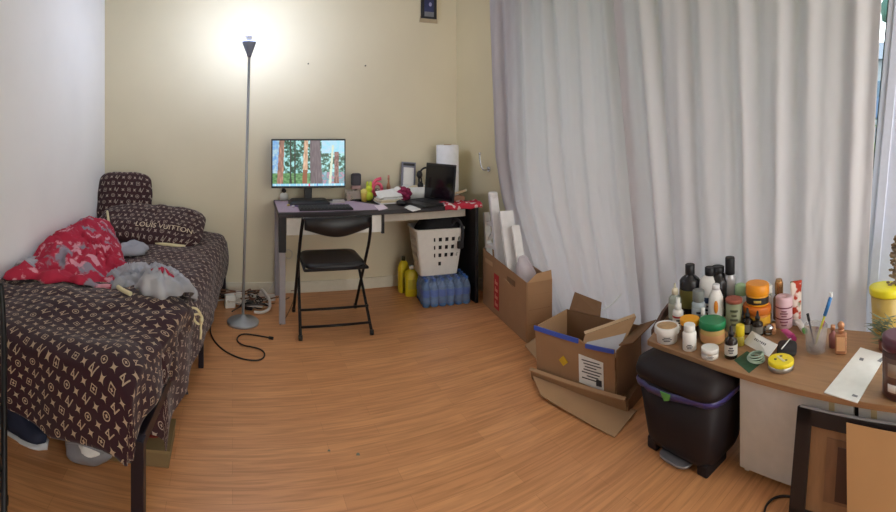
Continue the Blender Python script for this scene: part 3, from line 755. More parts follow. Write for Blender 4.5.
mb.build('numeral', M_pk, t); MB().cyl((0, 0, 0), (0, 0, .04), .006).build('stick', M_white, t)
t = thing('bunny_toy', 'lime yellow toy figure with raised ears beside the pink numeral', 'toy', (3.6*tan(th(369)), 3.6, DT))
M_lime = mat('lime_toy', (206, 220, 60), .5)
MB().ball((0, 0, .04), .035, (1, .8, 1.15)).build('toy_body', M_lime, t)
MB().ball((0, 0, .095), .027).build('head', M_lime, t)
for s in (-1, 1): MB().ball((s*.013, 0, .13), .011, (1, .6, 2.4)).build('ear', M_lime, t)
t = thing('yellow_flower', 'pale yellow cup with a rounded top left of the lime toy', 'cup', (3.62*tan(th(363.5)), 3.60, DT))
MB().lathe([(.02, 0), (.026, .06), (.026, .065)]).build('cup_body', mat('cup_pale', (226, 196, 96), .4), t)
MB().ball((0, 0, .075), .026, (1.1, 1.1, .9)).build('top', mat('cup_top', (236, 220, 120), .5), t)
t = thing('incense_jar', 'slim brown bottle standing behind the papers against the wall', 'bottle', (3.68*tan(th(388.5)), 3.68, DT))
MB().lathe([(.016, 0), (.017, .1), (.008, .13), (.008, .16)]).build('bottle_body', mat('amber_bottle', (178, 120, 78), .3), t)
MB().lathe([(.009, .16), (.009, .19)]).build('cap', mat('cap_rose', (206, 140, 120), .4), t)
# papers, books, cloth pile
t = thing('paper_stack', 'untidy stack of white envelopes and booklets in the middle of the desk', 'papers', (D(385, 200).x-.02, 3.47, DT), math.radians(8))
for k in range(4):
    MB().box((random.uniform(-.01, .01), random.uniform(-.01, .01), .008+k*.011), (.19-.01*k, .14, .009), rot=E_(0, 0, random.uniform(-.15, .15))).build('booklet', [M_paper, mat('manila', (222, 206, 170), .8), mat('cream_paper', (232, 222, 200), .8)][k % 3], t)
MB().sheet([(-.11, -.07, .048), (.09, -.06, .052), (.10, .05, .10), (-.08, .06, .08)], .006).build('envelope', M_paper, t)
t = thing('pom_flower', 'dark pink fabric flower lying by the white tray on the desk', 'flower', (1.165, 3.50, DT))
o = MB()
for k in range(26):
    a = k*2.4; e = (k/26); rr = .055*sqrt(1-(e*2-1)**2)
    o.ball((rr*cos(a), rr*sin(a)*.8, .06+.045*(e*2-1)), .026, (1, 1, .7), n=8)
o.build('petals', mat('burgundy', (142, 36, 78), .8, nscale=40, nvar=.3), t)
MB().ball((-.045, -.02, .1), .022, (1.3, 1, 1)).build('white_bud', M_paper, t)
t = thing('white_tray', 'white plastic storage tray in front of the photo holder', 'tray', (3.6*tan(th(418)), 3.62, DT), -.1)
MB().loft([(0, 0, .10, .06, 0), (0, 0, .115, .075, .10)], e=8, cap=(True, False)).build('tray_body', M_white, t, solid=.004)
MB().ball((.0, 0, .08), .08, (1.1, .7, .35)).build('contents', mat('tray_fill', (214, 200, 168), .8), t)
t = thing('calendar_holder', 'grey framed white card leaning on the wall behind the tray', 'frame', (3.71*tan(th(407.5)), 3.71, DT), 0); t.rotation_euler = (math.radians(-8), math.radians(5), 0)
MB().box((0, 0, .145), (.125, .012, .29)).build('frame', mat('frame_greyblue', (128, 128, 142), .5), t, bevel=.003)
MB().box((0, -.007, .135), (.09, .003, .22)).build('card', M_paper, t)
MB().box((0, -.007, .27), (.1, .003, .02)).build('clip', M_black, t)
o = MB().sheet([D(374, 206)+Vector((0, 0, .0035)), D(383, 204.5)+Vector((0, 0, .0035)), D(388, 208.5)+Vector((0, 0, .0035)), D(379, 210.5)+Vector((0, 0, .0035))], .004).build('note_card', mat('pink_white', (236, 218, 228), .7)); tag(o, 'small pinkish white card on the lilac mat', 'card')
o = MB().sheet([D(404, 207.5), D(410, 204.5), D(421, 209), D(413, 211)], .004).build('paper_sheet', M_paper); tag(o, 'small white paper on the bare black desktop before the laptop', 'paper')
t = thing('folded_cloth', 'pale folded cloth beside the monitor base', 'cloth', (D(337, 203).x, D(337, 203).y, DM)); 
for k, (x, a) in enumerate([(0, .2), (.012, -.1)]): MB().box((x, 0, .005+k*.01), (.11-.02*k, .07, .009), rot=E_(0, 0, a)).build('fold', mat('pale_cloth', (206, 198, 190), .9), t, bevel=.004)
t = thing('earphones', 'small gold and white earphones on the left of the lilac mat', 'earphones', (D(290, 207).x, D(290, 207).y, DM))
MB().ball((-.01, .02, .008), .012, (1, 1, .6)).build('earbud', mat('gold_bud', (206, 180, 110), .4), t)
MB().ball((.02, -.03, .008), .012, (1, 1, .6)).build('earbud', M_white, t)
MB().tube([(-.01, .02, .006), (.03, .03, .004), (.05, 0, .004), (.09, .0, .004), (.06, -.03, .004), (.02, -.03, .006)], .0025, smooth_it=2).build('wire', mat('purple_wire', (92, 70, 130), .5), t)
t = thing('computer_mouse', 'black computer mouse in front of the paper stack', 'mouse', (D(398, 203).x, 3.36, DT), .3)
MB().ball((0, 0, .015), .04, (.75, 1.25, .5), n=20).build('mouse_body', M_black, t); MB().box((0, .02, .036), (.004, .018, .004)).build('wheel', M_chrome, t)
# laptop
lp = thing('laptop', 'open black laptop turned sideways at the right end of the desk', 'laptop', (1.29, 3.33, DT), math.radians(-74))
MB().box((0, 0, .009), (.36, .25, .016)).build('laptop_base', M_black, lp, bevel=.004)
mb = MB()
for r in range(5):
    for c in range(13): mb.box((-.15+c*.025, -.01+r*.022, .0185), (.021, .018, .003))
kk = mb.build('keys', mat('key_black', (38, 38, 42), .5), lp); kk['kind'] = 'stuff'
MB().box((0, -.085, .0175), (.1, .06, .001)).build('touchpad', mat('pad_grey', (50, 50, 55), .4), lp)
lid = MB().box((0, .14, .155), (.36, .008, .28), rot=E_(math.radians(-5), 0, 0)).build('laptop_screen', M_black, lp, bevel=.003)
MB().box((0, .135, .155), (.33, .002, .25), rot=E_(math.radians(-5), 0, 0)).build('display_glass', mat('dark_display', (20, 18, 22), .12), lp)
t = thing('paper_roll', 'tall thick white paper roll standing behind the laptop', 'paper roll', (1.60, 3.62, DT))
MB().lathe([(.09, 0), (.093, .005), (.093, .425), (.088, .43), (.035, .43), (.03, .42), (.03, .3)], cap=(True, True), n=32).build('roll', mat('tissue', (236, 236, 238), .85), t)
MB().lathe([(.032, .30), (.032, .434), (.028, .434), (.028, .3)]).build('core', M_card2, t)
t = thing('headset', 'black headset hung over the back of the laptop', 'headset', (1.40, 3.60, DT+.0))
MB().tube([(-.06, 0, .10), (-.06, 0, .2), (-.03, 0, .245), (.02, 0, .25)], .008, smooth_it=2).build('band', M_black, t)
MB().ball((-.055, 0, .195), .03, (.8, .8, 1.1)).build('ear_cushion', M_black, t); MB().ball((-.055, -.02, .11), .03, (.8, .8, 1.1)).build('ear_cushion', M_black, t)
MB().cyl((-.02, 0, 0), (-.045, 0, .2), .006).build('stand_rod', M_black, t)
# red white cloth on the right end
t = thing('chequered_cloth', 'red and white patterned strip of cloth draped over the right end of the desk', 'cloth', (0, 0, 0))
a0 = Vector((1.37, 3.165, DT)); 
def cl(u, v):
    x = 1.37+.30*u; yq = 3.27-.12*v if v < .8 else 3.155; z = DT+.012+.006*sin(u*14)+.004*sin(v*9) if v < .8 else DT+.008-(v-.8)*.16+.004*sin(u*16)
    return (x, yq - (.012 if v >= .8 else 0)+.004*sin(u*19), z)
grid_obj('cloth_sheet', cl, 40, 12, blotch_mat('red_check', [(186, 50, 68), (226, 206, 206)], 30, thr=(.52, .56), detail=0), t, solid=.004)
t = thing('paper_tube', 'beige rolled paper resting behind the laptop', 'paper tube', (1.56, 3.42, DT+.04))
MB().cyl((-.08, 0, -.01), (.12, .02, .03), .010).build('tube_body', mat('beige_tube', (216, 190, 160), .7), t); MB().cyl((.119, .02, .0298), (.124, .0205, .031), .0105).build('tube_end', M_paper, t)
MB().box((.02, .02, -.025), (.14, .09, .03)).build('support_box', mat('rose_box', (176, 128, 104), .7), t, bevel=.003)

# ---------------------------------------------------------------- under the desk
def jug(label, px, py, r, h, rz, capc):
    q = P(px, py, 0); t = thing('detergent_jug', label, 'bottle', q, rz); My = mat('jug_yellow', (222, 200, 34), .4)
    MB().loft([(0, 0, r*.95, r*.7, 0), (0, 0, r, r*.75, .01), (0, 0, r, r*.75, h*.68), (0, 0, r*.7, r*.55, h*.82), (.0, 0, r*.35, r*.35, h*.88)], e=4).build('jug_body', My, t)
    MB().lathe([(r*.38, h*.88), (r*.38, h*.985), (r*.3, h)]).build('cap', capc, t)
    MB().tube([(-r*.5, 0, h*.82), (-r*.95, 0, h*.76), (-r*1.0, 0, h*.6)], .008, smooth_it=1).build('handle', My, t)
    MB().box((0, -r*.74, h*.4), (r*1.2, .004, h*.32)).build('label_patch', mat('jug_label', (200, 186, 60), .5), t)
jug('yellow jug with a dark cap by the baseboard under the desk', 403.5, 291.5, .043, .285, .2, mat('cap_dark', (70, 66, 40), .5))
jug('yellow jug with a white cap next to the laundry basket', 411.5, 295, .052, .235, -.2, M_white)
# water pack
wp = thing('water_pack', 'shrink wrapped pack of blue water bottles under the white basket', 'bottle pack', (1.44, 3.34, 0), math.radians(-8))
M_wat = mat('blue_water', (120, 160, 215), .08, alpha=.75, trans=.3); M_lab = mat('blue_label', (38, 86, 176), .4)
wbm = MB().lathe([(.026, 0), (.03, .006), (.03, .06), (.028, .064), (.03, .07), (.03, .13), (.024, .155), (.012, .175), (.012, .185)], n=14)
wbt = wbm.build('bottle', M_wat, wp)
def wlabel(par): return MB().lathe([(.0312, .075), (.0312, .125)], n=14, cap=(False, False)).build('bottle_label', M_lab, par)
lb = wlabel(wbt); cp = MB().lathe([(.014, .183), (.014, .2), (.012, .202)], n=12).build('bottle_cap', mat('blue_cap', (60, 110, 200), .4), wbt)
for i in range(6):
    for j in range(4):
        if i == 0 and j == 0: wbt.location = (-.155, -.093, 0); continue
        b = wbt.copy(); C.objects.link(b); b.parent = wp; b.location = (-.155+i*.062, -.093+j*.062, 0)
        for chd in (lb, cp): c2 = chd.copy(); C.objects.link(c2); c2.parent = b
mb = MB(); mb.loft([(0, 0, .19, .13, .003), (0, 0, .193, .133, .05), (0, 0, .19, .13, .15), (0, 0, .18, .12, .2), (0, 0, .1, .08, .206)], e=8)
o = mb.build('shrink_wrap', mat('wrap_film', (170, 195, 235), .12, alpha=.22), wp, sub=1)
# basket
bk = thing('laundry_basket', 'white plastic basket with rows of holes standing on the water pack', 'basket', (1.41, 3.42, .208), math.radians(-6))
me = bmesh.new(); NS = 72; rows = [0, .02, .07, .10, .135, .165, .195, .225, .255, .285, .33, .345]
def ring(z):
    k = z/.345; hx = .145+.045*k; hy = .10+.035*k; out = []
    # perimeter by arc length of a rounded rectangle
    for i in range(NS):
        a = 2*pi*i/NS; ca, sa = cos(a), sin(a); e = 5
        out.append(me.verts.new((hx*math.copysign(abs(ca)**(2/e), ca), hy*math.copysign(abs(sa)**(2/e), sa), z)))
    return out
def ring2(z):
    k = z/.345; hx = .145+.045*k; hy = .10+.035*k; out = []; pts = []
    nx_, ny_ = 28, 18
    for i in range(nx_): pts.append((-hx+2*hx*i/nx_, -hy))
    for i in range(ny_): pts.append((hx, -hy+2*hy*i/ny_))
    for i in range(nx_): pts.append((hx-2*hx*i/nx_, hy))
    for i in range(ny_): pts.append((-hx, hy-2*hy*i/ny_))
    return [me.verts.new((x*(1-.05*(abs(x)/hx*abs(y)/hy)**8), y*(1-.05*(abs(x)/hx*abs(y)/hy)**8), z)) for x, y in pts], len(pts)
prev = None
for ri, z in enumerate(rows):
    cur, n = ring2(z)
    if prev:
        for i in range(n):
            seg_row = ri in (3, 5, 7, 9)
            if i < 28 or 46 <= i < 74: ii = i if i < 28 else i-46; hole = ii % 4 in (1, 2) and (ii >= 10 if ri > 3 else ii in (13, 14)) and ii <= 25 and seg_row
            else: ii = (i-28) if i < 46 else (i-74); hole = ii % 4 in (1, 2) and 2 <= ii <= 16 and seg_row
            if hole: continue
            me.faces.new((prev[i], prev[(i+1) % n], cur[(i+1) % n], cur[i]))
    else: me.faces.new(cur[::-1])
    prev = cur
mb = MB(); mb.bm.free(); mb.bm = me; mb.build('basket_body', mat('basket_white', (226, 224, 218), .45), bk, solid=.005)
mb = MB(); mb.loft([(0, 0, .195, .14, .338), (0, 0, .203, .147, .34), (0, 0, .203, .147, .352), (0, 0, .188, .132, .352), (0, 0, .185, .13, .338)], e=8, cap=(False, False)); mb.build('rim', mat('basket_white', (226, 224, 218), .45), bk)
t = thing('black_clothes', 'black bag and clothes bulging out of the white basket', 'clothes', (1.41, 3.42, .215), math.radians(-6))
o = MB().loft([(0, 0, .13, .09, 0), (0, 0, .15, .105, .12), (0, 0, .17, .12, .3), (.02, 0, .17, .12, .36), (.03, 0, .13, .09, .42), (.04, 0, .06, .05, .44)], e=4, n=48).build('cloth_pile', mat('black_fabric', (24, 23, 27), .8, nscale=20, nvar=.2), t, sub=1, smooth=True)
for v in o.data.vertices: v.co += Vector((nz(*(v.co*13)), nz(*(v.co*13+Vector((5, 0, 0)))), nz(*(v.co*11+Vector((0, 5, 0))))))*.025
MB().tube([(.1, -.1, .36), (.13, -.13, .42), (.17, -.15, .36), (.17, -.155, .27), (.15, -.152, .2)], .012, smooth_it=2).build('strap', mat('strap_black', (34, 34, 40), .5), t)
MB().box((.15, -.155, .22), (.05, .02, .06)).build('buckle', M_black, t, bevel=.008)

# ---------------------------------------------------------------- big cardboard box with white pieces
def box_open(name, label, A_, B_, depth, h, th_=.005, mats=M_card, flaps=(), hB=None):
    """A_->B_ front edge on the floor, open top; local x along front, y into depth"""
    A_ = Vector(A_); B_ = Vector(B_); d = B_-A_; w = d.length; rz = atan2(d.y, d.x)
    t = thing(name, label, 'box', (A_.x, A_.y, 0), rz); hB = hB or h
    def wall(nm, p, q, h0, h1): return MB().sheet([(p[0], p[1], 0.004), (q[0], q[1], 0.004), (q[0], q[1], h1), (p[0], p[1], h0)], th_).build(nm, mats, t)
    return t, w, wall
Eb = P(483.5, 303); Fb = P(527, 343.5)
t, w, wall = box_open('cardboard_box', 'large tall cardboard box with a red print holding white pieces beside the desk', Eb, Fb, .17, .40)
# local +y is to the left of A->B; A->B runs towards the camera (-Y), so +y is +X : towards the window
dp = .17
wall('front_panel', (0, 0), (w, 0), .41, .37); wall('back_panel', (w, dp), (0, dp), .37, .41); wall('side_panel', (w, 0), (w, dp), .37, .37); wall('side_panel', (0, dp), (0, 0), .41, .41)
MB().box((w/2, dp/2, .006), (w-.01, dp-.01, .006)).build('bottom_panel', M_card, t)
MB().sheet([(w+.003, .0, .37), (w+.003, dp, .37), (w+.012, dp-.01, .43), (w+.01, .06, .42)], .004).build('flap', M_card2, t)
MB().box((w+.004, dp/2, .2), (.002, dp-.02, .004)).build('crease', M_card3, t); MB().box((w+.004, dp/2, .11), (.002, dp-.02, .004)).build('crease', M_card3, t); MB().box((w+.004, dp/2, .29), (.002, dp-.02, .004)).build('crease', M_card3, t)
rp = MB(); M_rp = mat('red_print', (176, 40, 40), .7)
rp.box((.27, -.0065, .17), (.085, .002, .24)); rp.build('red_print', M_rp, t)
wp_ = MB(); M_pink = mat('pale_print', (214, 130, 110), .7)
for zz in (.08, .13, .18, .23): wp_.box((.27, -.0078, zz), (.05, .001, .02)); wp_.box((.255, -.0078, zz+.014), (.012, .001, .02))
wp_.build('print_marks', M_pink, t)
MB().box((w*.7, -.006, .315), (.12, .004, .035)).build('handle_slot', M_card3, t)
MB().sheet([(w*.62, -.004, .30), (w*.74, -.004, .29), (w*.74, -.03, .315), (w*.62, -.03, .325)], .003).build('slot_flap', M_card2, t)
MB().box((.12, -.0055, .34), (.15, .003, .03)).build('paper_label', mat('tan_label', (186, 148, 110), .8), t)
tr = t
# white furniture pieces standing in the box
M_wp = mat('white_lacquer', (232, 230, 228), .35)
def inbox(x, y, z): return tr.matrix_world @ Vector((x, y, z))
bpy.context.view_layer.update()
fl = thing('white_shelf_frame', 'white plastic frame with cross bars standing in the big cardboard box', 'furniture part', inbox(.2, .045, .012), tr.rotation_euler.z)
def wbar(p, q, w, d): 
    a = Vector(p); b = Vector(q); dd = b-a; return MB().box((a+b)/2, (dd.length, w, d), rot=dd.to_track_quat('X', 'Y').to_euler())
wbar((-.12, -.005, 0), (-.25, -.005, .66), .04, .045).build('post', M_wp, fl, bevel=.006)
wbar((.12, .0, 0), (-.12, .0, .80), .05, .065).build('post', M_wp, fl, bevel=.008)
wbar((-.21, 0, .42), (.0, 0, .44), .03, .05).build('cross_bar', M_wp, fl, bevel=.006)
wbar((-.24, 0, .58), (-.05, 0, .60), .03, .035).build('cross_bar', M_wp, fl, bevel=.006)
wbar((-.20, 0, .46), (-.06, 0, .58), .02, .03).build('brace', M_wp, fl, bevel=.004)
MB().lathe([(.034, 0), (.036, .03), (.03, .04)], (-.122, 0, .79)).build('post_cap', M_wp, fl)
fl2 = thing('white_panel_piece', 'white slanted panel board beside the white frame in the big box', 'furniture part', inbox(.37, .06, .012), tr.rotation_euler.z)
wbar((.17, .0, 0), (-.09, .0, .72), .03, .10).build('panel', M_wp, fl2, bevel=.005)
wbar((.27, .02, 0), (.03, .02, .64), .02, .06).build('side_strip', M_wp, fl2, bevel=.005)
bg = thing('clear_plastic_bag', 'crumpled clear plastic bag at the near end of the big box', 'bag', inbox(.58, .085, .012), tr.rotation_euler.z)
o = MB().loft([(0, 0, .05, .04, 0), (0, 0, .09, .06, .25), (-.03, 0, .09, .06, .34), (-.05, 0, .06, .045, .41), (-.08, 0, .02, .02, .46)], e=2.5, n=40).build('bag_film', mat('bag_film', (228, 214, 218), .25, alpha=.6), bg, sub=1)
for v in o.data.vertices: v.co += Vector((nz(v.co.x*20, v.co.y*20, v.co.z*12), nz(v.co.x*20+4, v.co.y*20, v.co.z*12), 0))*.015

# ---------------------------------------------------------------- small open box on flattened cardboard
M_blue = mat('blue_tape', (64, 92, 190), .4)
fc = thing('flattened_cardboard', 'flattened brown cardboard sheet with flaps spread out under the small open box', 'cardboard', (0, 0, 0))
A1 = Vector((1.42, 2.05, 0)); B1 = Vector((1.575, 1.57, 0)); dd = (B1-A1).normalized(); nn = Vector((-dd.y, dd.x, 0))
if nn.x < 0: nn = -nn
def L2(s, t_, z): v = A1+dd*s+nn*t_; v.z = z; return v
# tray under the box with low folded walls, and flaps lying on the floor
MB().sheet([L2(-.02, -.02, .003), L2(.53, -.02, .003), L2(.53, .30, .003), L2(-.02, .30, .003)], .005).build('tray_base', M_card3, fc)
MB().sheet([L2(-.02, -.022, .003), L2(.53, -.022, .003), L2(.53, -.035, .065), L2(-.02, -.035, .055)], .005).build('tray_wall', M_card, fc)
MB().sheet([L2(.532, -.02, .003), L2(.532, .30, .003), L2(.535, .30, .11), L2(.535, -.03, .065)], .005).build('tray_wall', M_card3, fc)
MB().sheet([P(541, 396, .02), P(614.5, 438, .003), P(637, 411, .003), L2(-.0, -.045, .03)], .005).build('floor_flap', M_card2, fc)
MB().sheet([P(525, 346, .02), P(541, 365, .02), P(548, 352, .04), P(536, 338, .04)], .005).build('side_flap', M_card2, fc)
o = MB().sheet([L2(-.02, -.05, .055), L2(.53, -.05, .066), L2(.53, -.03, .072), L2(-.02, -.03, .061)], .006).build('torn_edge', M_card2, fc)
sbx = thing('open_box', 'small open cardboard box with blue taped edges and a shipping label', 'box', A1, atan2(dd.y, dd.x))
wS = .46; hS = .27; dS = .27; zb0 = .012
# local frame: x along front, y = +left of direction -> which is towards the window
sgn = 1
def W4(nm, pts, m=M_card, tk=.005): return MB().sheet([Vector((p[0], p[1]*sgn, p[2]+zb0)) for p in pts], tk).build(nm, m, sbx)
W4('front_panel', [(0, 0, 0), (wS, 0, 0), (wS, -.01, hS-.01), (.30, -.01, hS-.02), (.265, -.01, hS-.005), (0, -.02, hS)])
W4('back_panel', [(0, dS, 0), (wS, dS, 0), (wS, dS, hS), (0, dS, hS)], M_card3)
W4('side_panel', [(0, 0, 0), (0, dS, 0), (-.0, dS, hS), (-.0, 0, hS-.0)], M_card2)
W4('side_panel', [(wS, 0, 0), (wS, dS, 0), (wS, dS, hS), (wS, 0, hS-.02)])
W4('bottom_panel', [(0, 0, 0), (wS, 0, 0), (wS, dS, 0), (0, dS, 0)])
W4('inner_flap', [(.25, .02, hS-.09), (.455, .03, hS-.07), (.46, .22, hS+.06), (.235, .09, hS-.03)], M_card2)
W4('back_flap', [(.02, dS, hS), (.22, dS, hS), (.20, dS+.05, hS+.06), (.03, dS+.04, hS+.09)], M_card3)
W4('torn_flap', [(.235, .09, hS-.03), (.46, .22, hS+.06), (.445, .235, hS+.066), (.22, .105, hS-.024)], mat('pale_card', (206, 176, 140), .9), .008)
W4('side_flap', [(wS, dS, hS), (wS, .03, hS-.01), (wS+.07, .04, hS+.01), (wS+.10, dS-.02, hS+.05)], M_card3)
W4('blue_tape', [(-.002, -.026, hS-.016), (.262, -.018, hS-.022), (.262, -.018, hS-.0), (-.002, -.026, hS+.006)], M_blue, .007)
W4('blue_tape', [(.305, -.018, hS-.034), (wS, -.018, hS-.026), (wS, -.018, hS-.008), (.305, -.018, hS-.014)], M_blue, .007)
lab = W4('shipping_label', [(.262, -.0095, .055), (.40, -.0095, .045), (.40, -.0155, .185), (.262, -.0155, .195)], M_paper, .0015)
mb = MB()
for k in range(7): mb.box((.33+.01*(k % 2), -.0125-.0006*k, .085+.0145*k+zb0), (.10-.035*(k % 3 == 1), .0035, .0045))
mb.box((.375, -.012, .08+zb0), (.03, .004, .03)); mb.build('label_print', M_ink, sbx)
MB().sheet([(.175, -.0175, .125), (.202, -.0185, .15), (.175, -.0195, .177), (.148, -.0185, .15)], .004).build('yellow_mark', mat('yellow_mark', (206, 166, 40), .6), sbx)
# label on inner flap
mb = MB(); fx = [(wS-.03, .05), (wS-.03, dS-.06)]
W4('inner_label', [(.262, .028, hS-.078), (.445, .045, hS-.052), (.448, .13, hS+.010), (.262, .062, hS-.049)], mat('grey_label', (196, 198, 204), .7), .002)
tag(MB().tube([L2(.2, .3, .30), L2(.25, .33, .33), L2(.3, .36, .39)], .004, smooth_it=1).build('plastic_strip', M_white), 'thin white strip sticking up behind the small open box', 'strip')

# ---------------------------------------------------------------- rubbish bin
bn = thing('rubbish_bin', 'black pedal bin with a purple liner under the end of the low table', 'bin', (1.57, 1.165, 0), math.radians(0))
M_bin = mat('bin_black', (34, 27, 29), .55, spec=.3)
MB().loft([(0, 0, .125, .155, .035), (0, 0, .135, .165, .06), (0, 0, .165, .20, .30)], e=5).build('bin_body', M_bin, bn)
for y in (-.125, .125): MB().box((-.05, y, .025), (.14, .05, .05)).build('foot', M_bin, bn, bevel=.008)
MB().box((.04, 0, .02), (.12, .2, .04)).build('rear_foot', M_bin, bn, bevel=.008)
o = MB().loft([(0, 0, .168, .203, .285), (0, 0, .172, .207, .30), (0, 0, .168, .203, .312)], e=5, cap=(False, False)).build('liner', mat('purple_liner', (62, 56, 112), .3), bn, solid=.003)
for v in o.data.vertices: v.co.z += .012*nz(v.co.x*20, v.co.y*20)-.02*(v.co.y > .0)*(v.co.x < 0)
MB().loft([(0, 0, .172, .207, .308), (0, 0, .175, .21, .325), (0, 0, .165, .20, .36), (0, 0, .12, .15, .378), (0, 0, .05, .07, .382)], e=5).build('lid', M_bin, bn)
MB().sheet([(-.178, .03, .295), (-.178, -.02, .298), (-.172, -.01, .27), (-.172, .015, .26)], .003).build('green_scrap', mat('green_scrap', (96, 170, 90), .6), bn)
MB().loft([(-.115, 0, .04, .07, .015), (-.115, 0, .04, .07, .025)], e=3).build('pedal', mat('pedal_grey', (150, 148, 152), .35, metal=.5), bn)
# ---------------------------------------------------------------- low table
tb = thing('low_table', 'low brown wood topped table with white cupboard doors in front of the curtain', 'table', (0, 0, 0))
M_tw = wood_mat('table_wood', (166, 126, 90), (30, 3, 30), .78)
TT = .40; top = [(1.515, 1.372), (1.515, -.35), (2.14, -.35), (2.01, 1.0), (1.925, 1.54)]
MB().sheet([(x, y, TT-.022) for x, y in top], .022, d=Vector((0, 0, 1))).build('table_top', M_tw, tb, bevel=.002)
MB().sheet([(1.60, 1.425, TT-.02), (1.93, 1.565, TT-.02), (1.93, 1.565, TT+.035), (1.74, 1.485, TT+.03), (1.60, 1.425, TT+.004)], .014).build('end_lip', wood_mat('lip_wood', (96, 66, 50), (4, 4, 20), .8), tb)
M_dw = mat('door_white', (206, 202, 196), .45)
MB().box((1.549, .705, .205), (.018, .445, .345)).build('door', M_dw, tb, bevel=.002)
MB().box((1.549, .235, .205), (.018, .46, .345)).build('door', M_dw, tb, bevel=.002)
MB().box((1.8, .915, .19), (.46, .018, .374)).build('side_panel', M_dw, tb)
MB().box((1.8, -.33, .19), (.46, .018, .374)).build('side_panel', M_dw, tb)
MB().box((1.8, .29, .03), (.46, 1.2, .018)).build('bottom_panel', M_dw, tb)
MB().box((1.562, .474, .19), (.01, .02, .374)).build('centre_divider', M_black, tb)
for y in (.56, .41): MB().box((1.538, y, .352), (.004, .02, .03)).build('hinge_plate', mat('tan_plate', (190, 170, 130), .6), tb)
MB().box((1.90, 1.40, .19), (.04, .04, .374)).build('leg', M_tw, tb)

# ---------------------------------------------------------------- bottles and jars
TZ0 = TT+.0005
def tp(px, py): return P(px, py, TT)
def zz(top, py): r = .9*F/(py-Y0); return max(.01, zat(top, r)-TT)
def pxm(px, w, py): return w/2*((.9*F/(py-Y0))/F)
GRP = None
def lathed(name, label, cat, px, py, w, toppy, parts, dx=0, dy=0, z=None, rz=0):
    """parts: (part name, [(r fraction, z fraction)], material, optional label)"""
    q = tp(px, py); h = zz(toppy, py); r = pxm(px, w, py)
    t = thing(name, label, cat, (q.x+dx, q.y+dy, TZ0 if z is None else z), rz)
    for pt_ in parts:
        o = MB().lathe([(a*r, b*h) for a, b in pt_[1]], n=28, cap=(pt_[4] if len(pt_) > 4 else (True, True))).build(pt_[0], pt_[2], t)
        if len(pt_) > 3 and pt_[3]: o['label'] = pt_[3]
    return t, r, h
def body(sh=.75, neck=.4, nt=.84): return [(.93, 0), (1, .02), (1, sh), (.85, sh+.05), (neck, nt), (neck, nt+.02)]
def cap(neck=.42, z0=.85, z1=1.0): return [(neck, z0), (neck*1.05, z0+.01), (neck*1.05, z1-.01), (neck*.9, z1)]
def band(z0, z1, k=1.012): return [(k, z0), (k, z1)]
NB = (False, False)
def marks(t, r, h, z0, z1, m=M_ink, n=3, side=None, w=.9):
    """a few small printed lines curved on the side that faces the room"""
    mb = MB(); q = t.location; a0 = atan2(-q.y, -q.x) - t.rotation_euler.z
    for k in range(n):
        z = h*(z0+(z1-z0)*(k+.5)/n); hh = h*(z1-z0)/n*.25; half = w*(.5 if k % 2 else .34)
        mb.rings([[(r*1.03*cos(a0+half*(2*i/8-1)), r*1.03*sin(a0+half*(2*i/8-1)), z+s*hh) for i in range(9)] for s in (-1, 1)], closed=False)
    mb.build('print', m, t, solid=.0006)
dk = mat('dark_bottle', (34, 32, 34), .25); am = mat('amber_dark', (38, 26, 22), .15)
cg = mat('clear_green', (176, 184, 172), .15, alpha=.75); org = mat('orange_plastic', (236, 150, 30), .35); orl = mat('orange_lid', (240, 168, 36), .4)
grn = mat('green_lid', (26, 124, 76), .4); wht = mat('white_glossy', (236, 234, 230), .3); olv = mat('olive_label', (116, 108, 52), .6)
t, r, h = lathed('cream_jar', 'white jar with a tan lid at the left corner of the table', 'jar', 667, 341, 25, 325, [('jar_body', [(.72, 0), (.8, .03), (.85, .55), (.85, .6)], wht), ('rim', [(.98, .58), (1, .62), (1, .92), (.96, 1), (.84, 1), (.82, .95)], wht), ('lid_disc', [(.82, .93), (.8, .97), (.3, .98)], mat('tan_disc', (196, 160, 116), .6, nscale=60, nvar=.2))]); marks(t, r*.84, h, .2, .5)
t, r, h = lathed('pill_bottle', 'small white pill bottle in front of the orange lidded jar', 'bottle', 689.5, 349, 14, 324, [('bottle_body', body(.66, .7, .72), wht), ('cap', [(.78, .73), (.82, .75), (.82, .97), (.76, 1)], M_white)]); marks(t, r, h, .1, .3)
t, r, h = lathed('orange_lid_jar', 'jar with a flat orange lid between the tan jar and green lidded jar', 'jar', 690, 337, 20, 318, [('jar_body', [(.88, 0), (.9, .03), (.9, .72)], mat('brown_jar', (90, 62, 40), .3)), ('lid', [(.98, .72), (1, .75), (1, .96), (.95, 1)], orl)])
t, r, h = lathed('green_lid_jar', 'clear amber jar with a wide green lid', 'jar', 712.5, 341, 27, 319.5, [('jar_body', [(.8, 0), (.9, .06), (.92, .5), (.84, .66), (.84, .7)], mat('honey_glass', (206, 176, 110), .15)), ('band', band(.12, .45, .93), mat('peach_label', (214, 160, 110), .6), None, NB), ('lid', [(.97, .68), (1, .7), (1, .95), (.95, 1)], grn)])
t, r, h = lathed('small_white_jar', 'small low white jar at the front edge below the green lidded jar', 'jar', 710, 357, 18, 347, [('jar_body', [(.9, 0), (.95, .05), (.95, .55)], mat('milky', (222, 216, 208), .3)), ('lid', [(1, .55), (1, .93), (.94, 1)], wht)]); marks(t, r*.94, h, .15, .45)
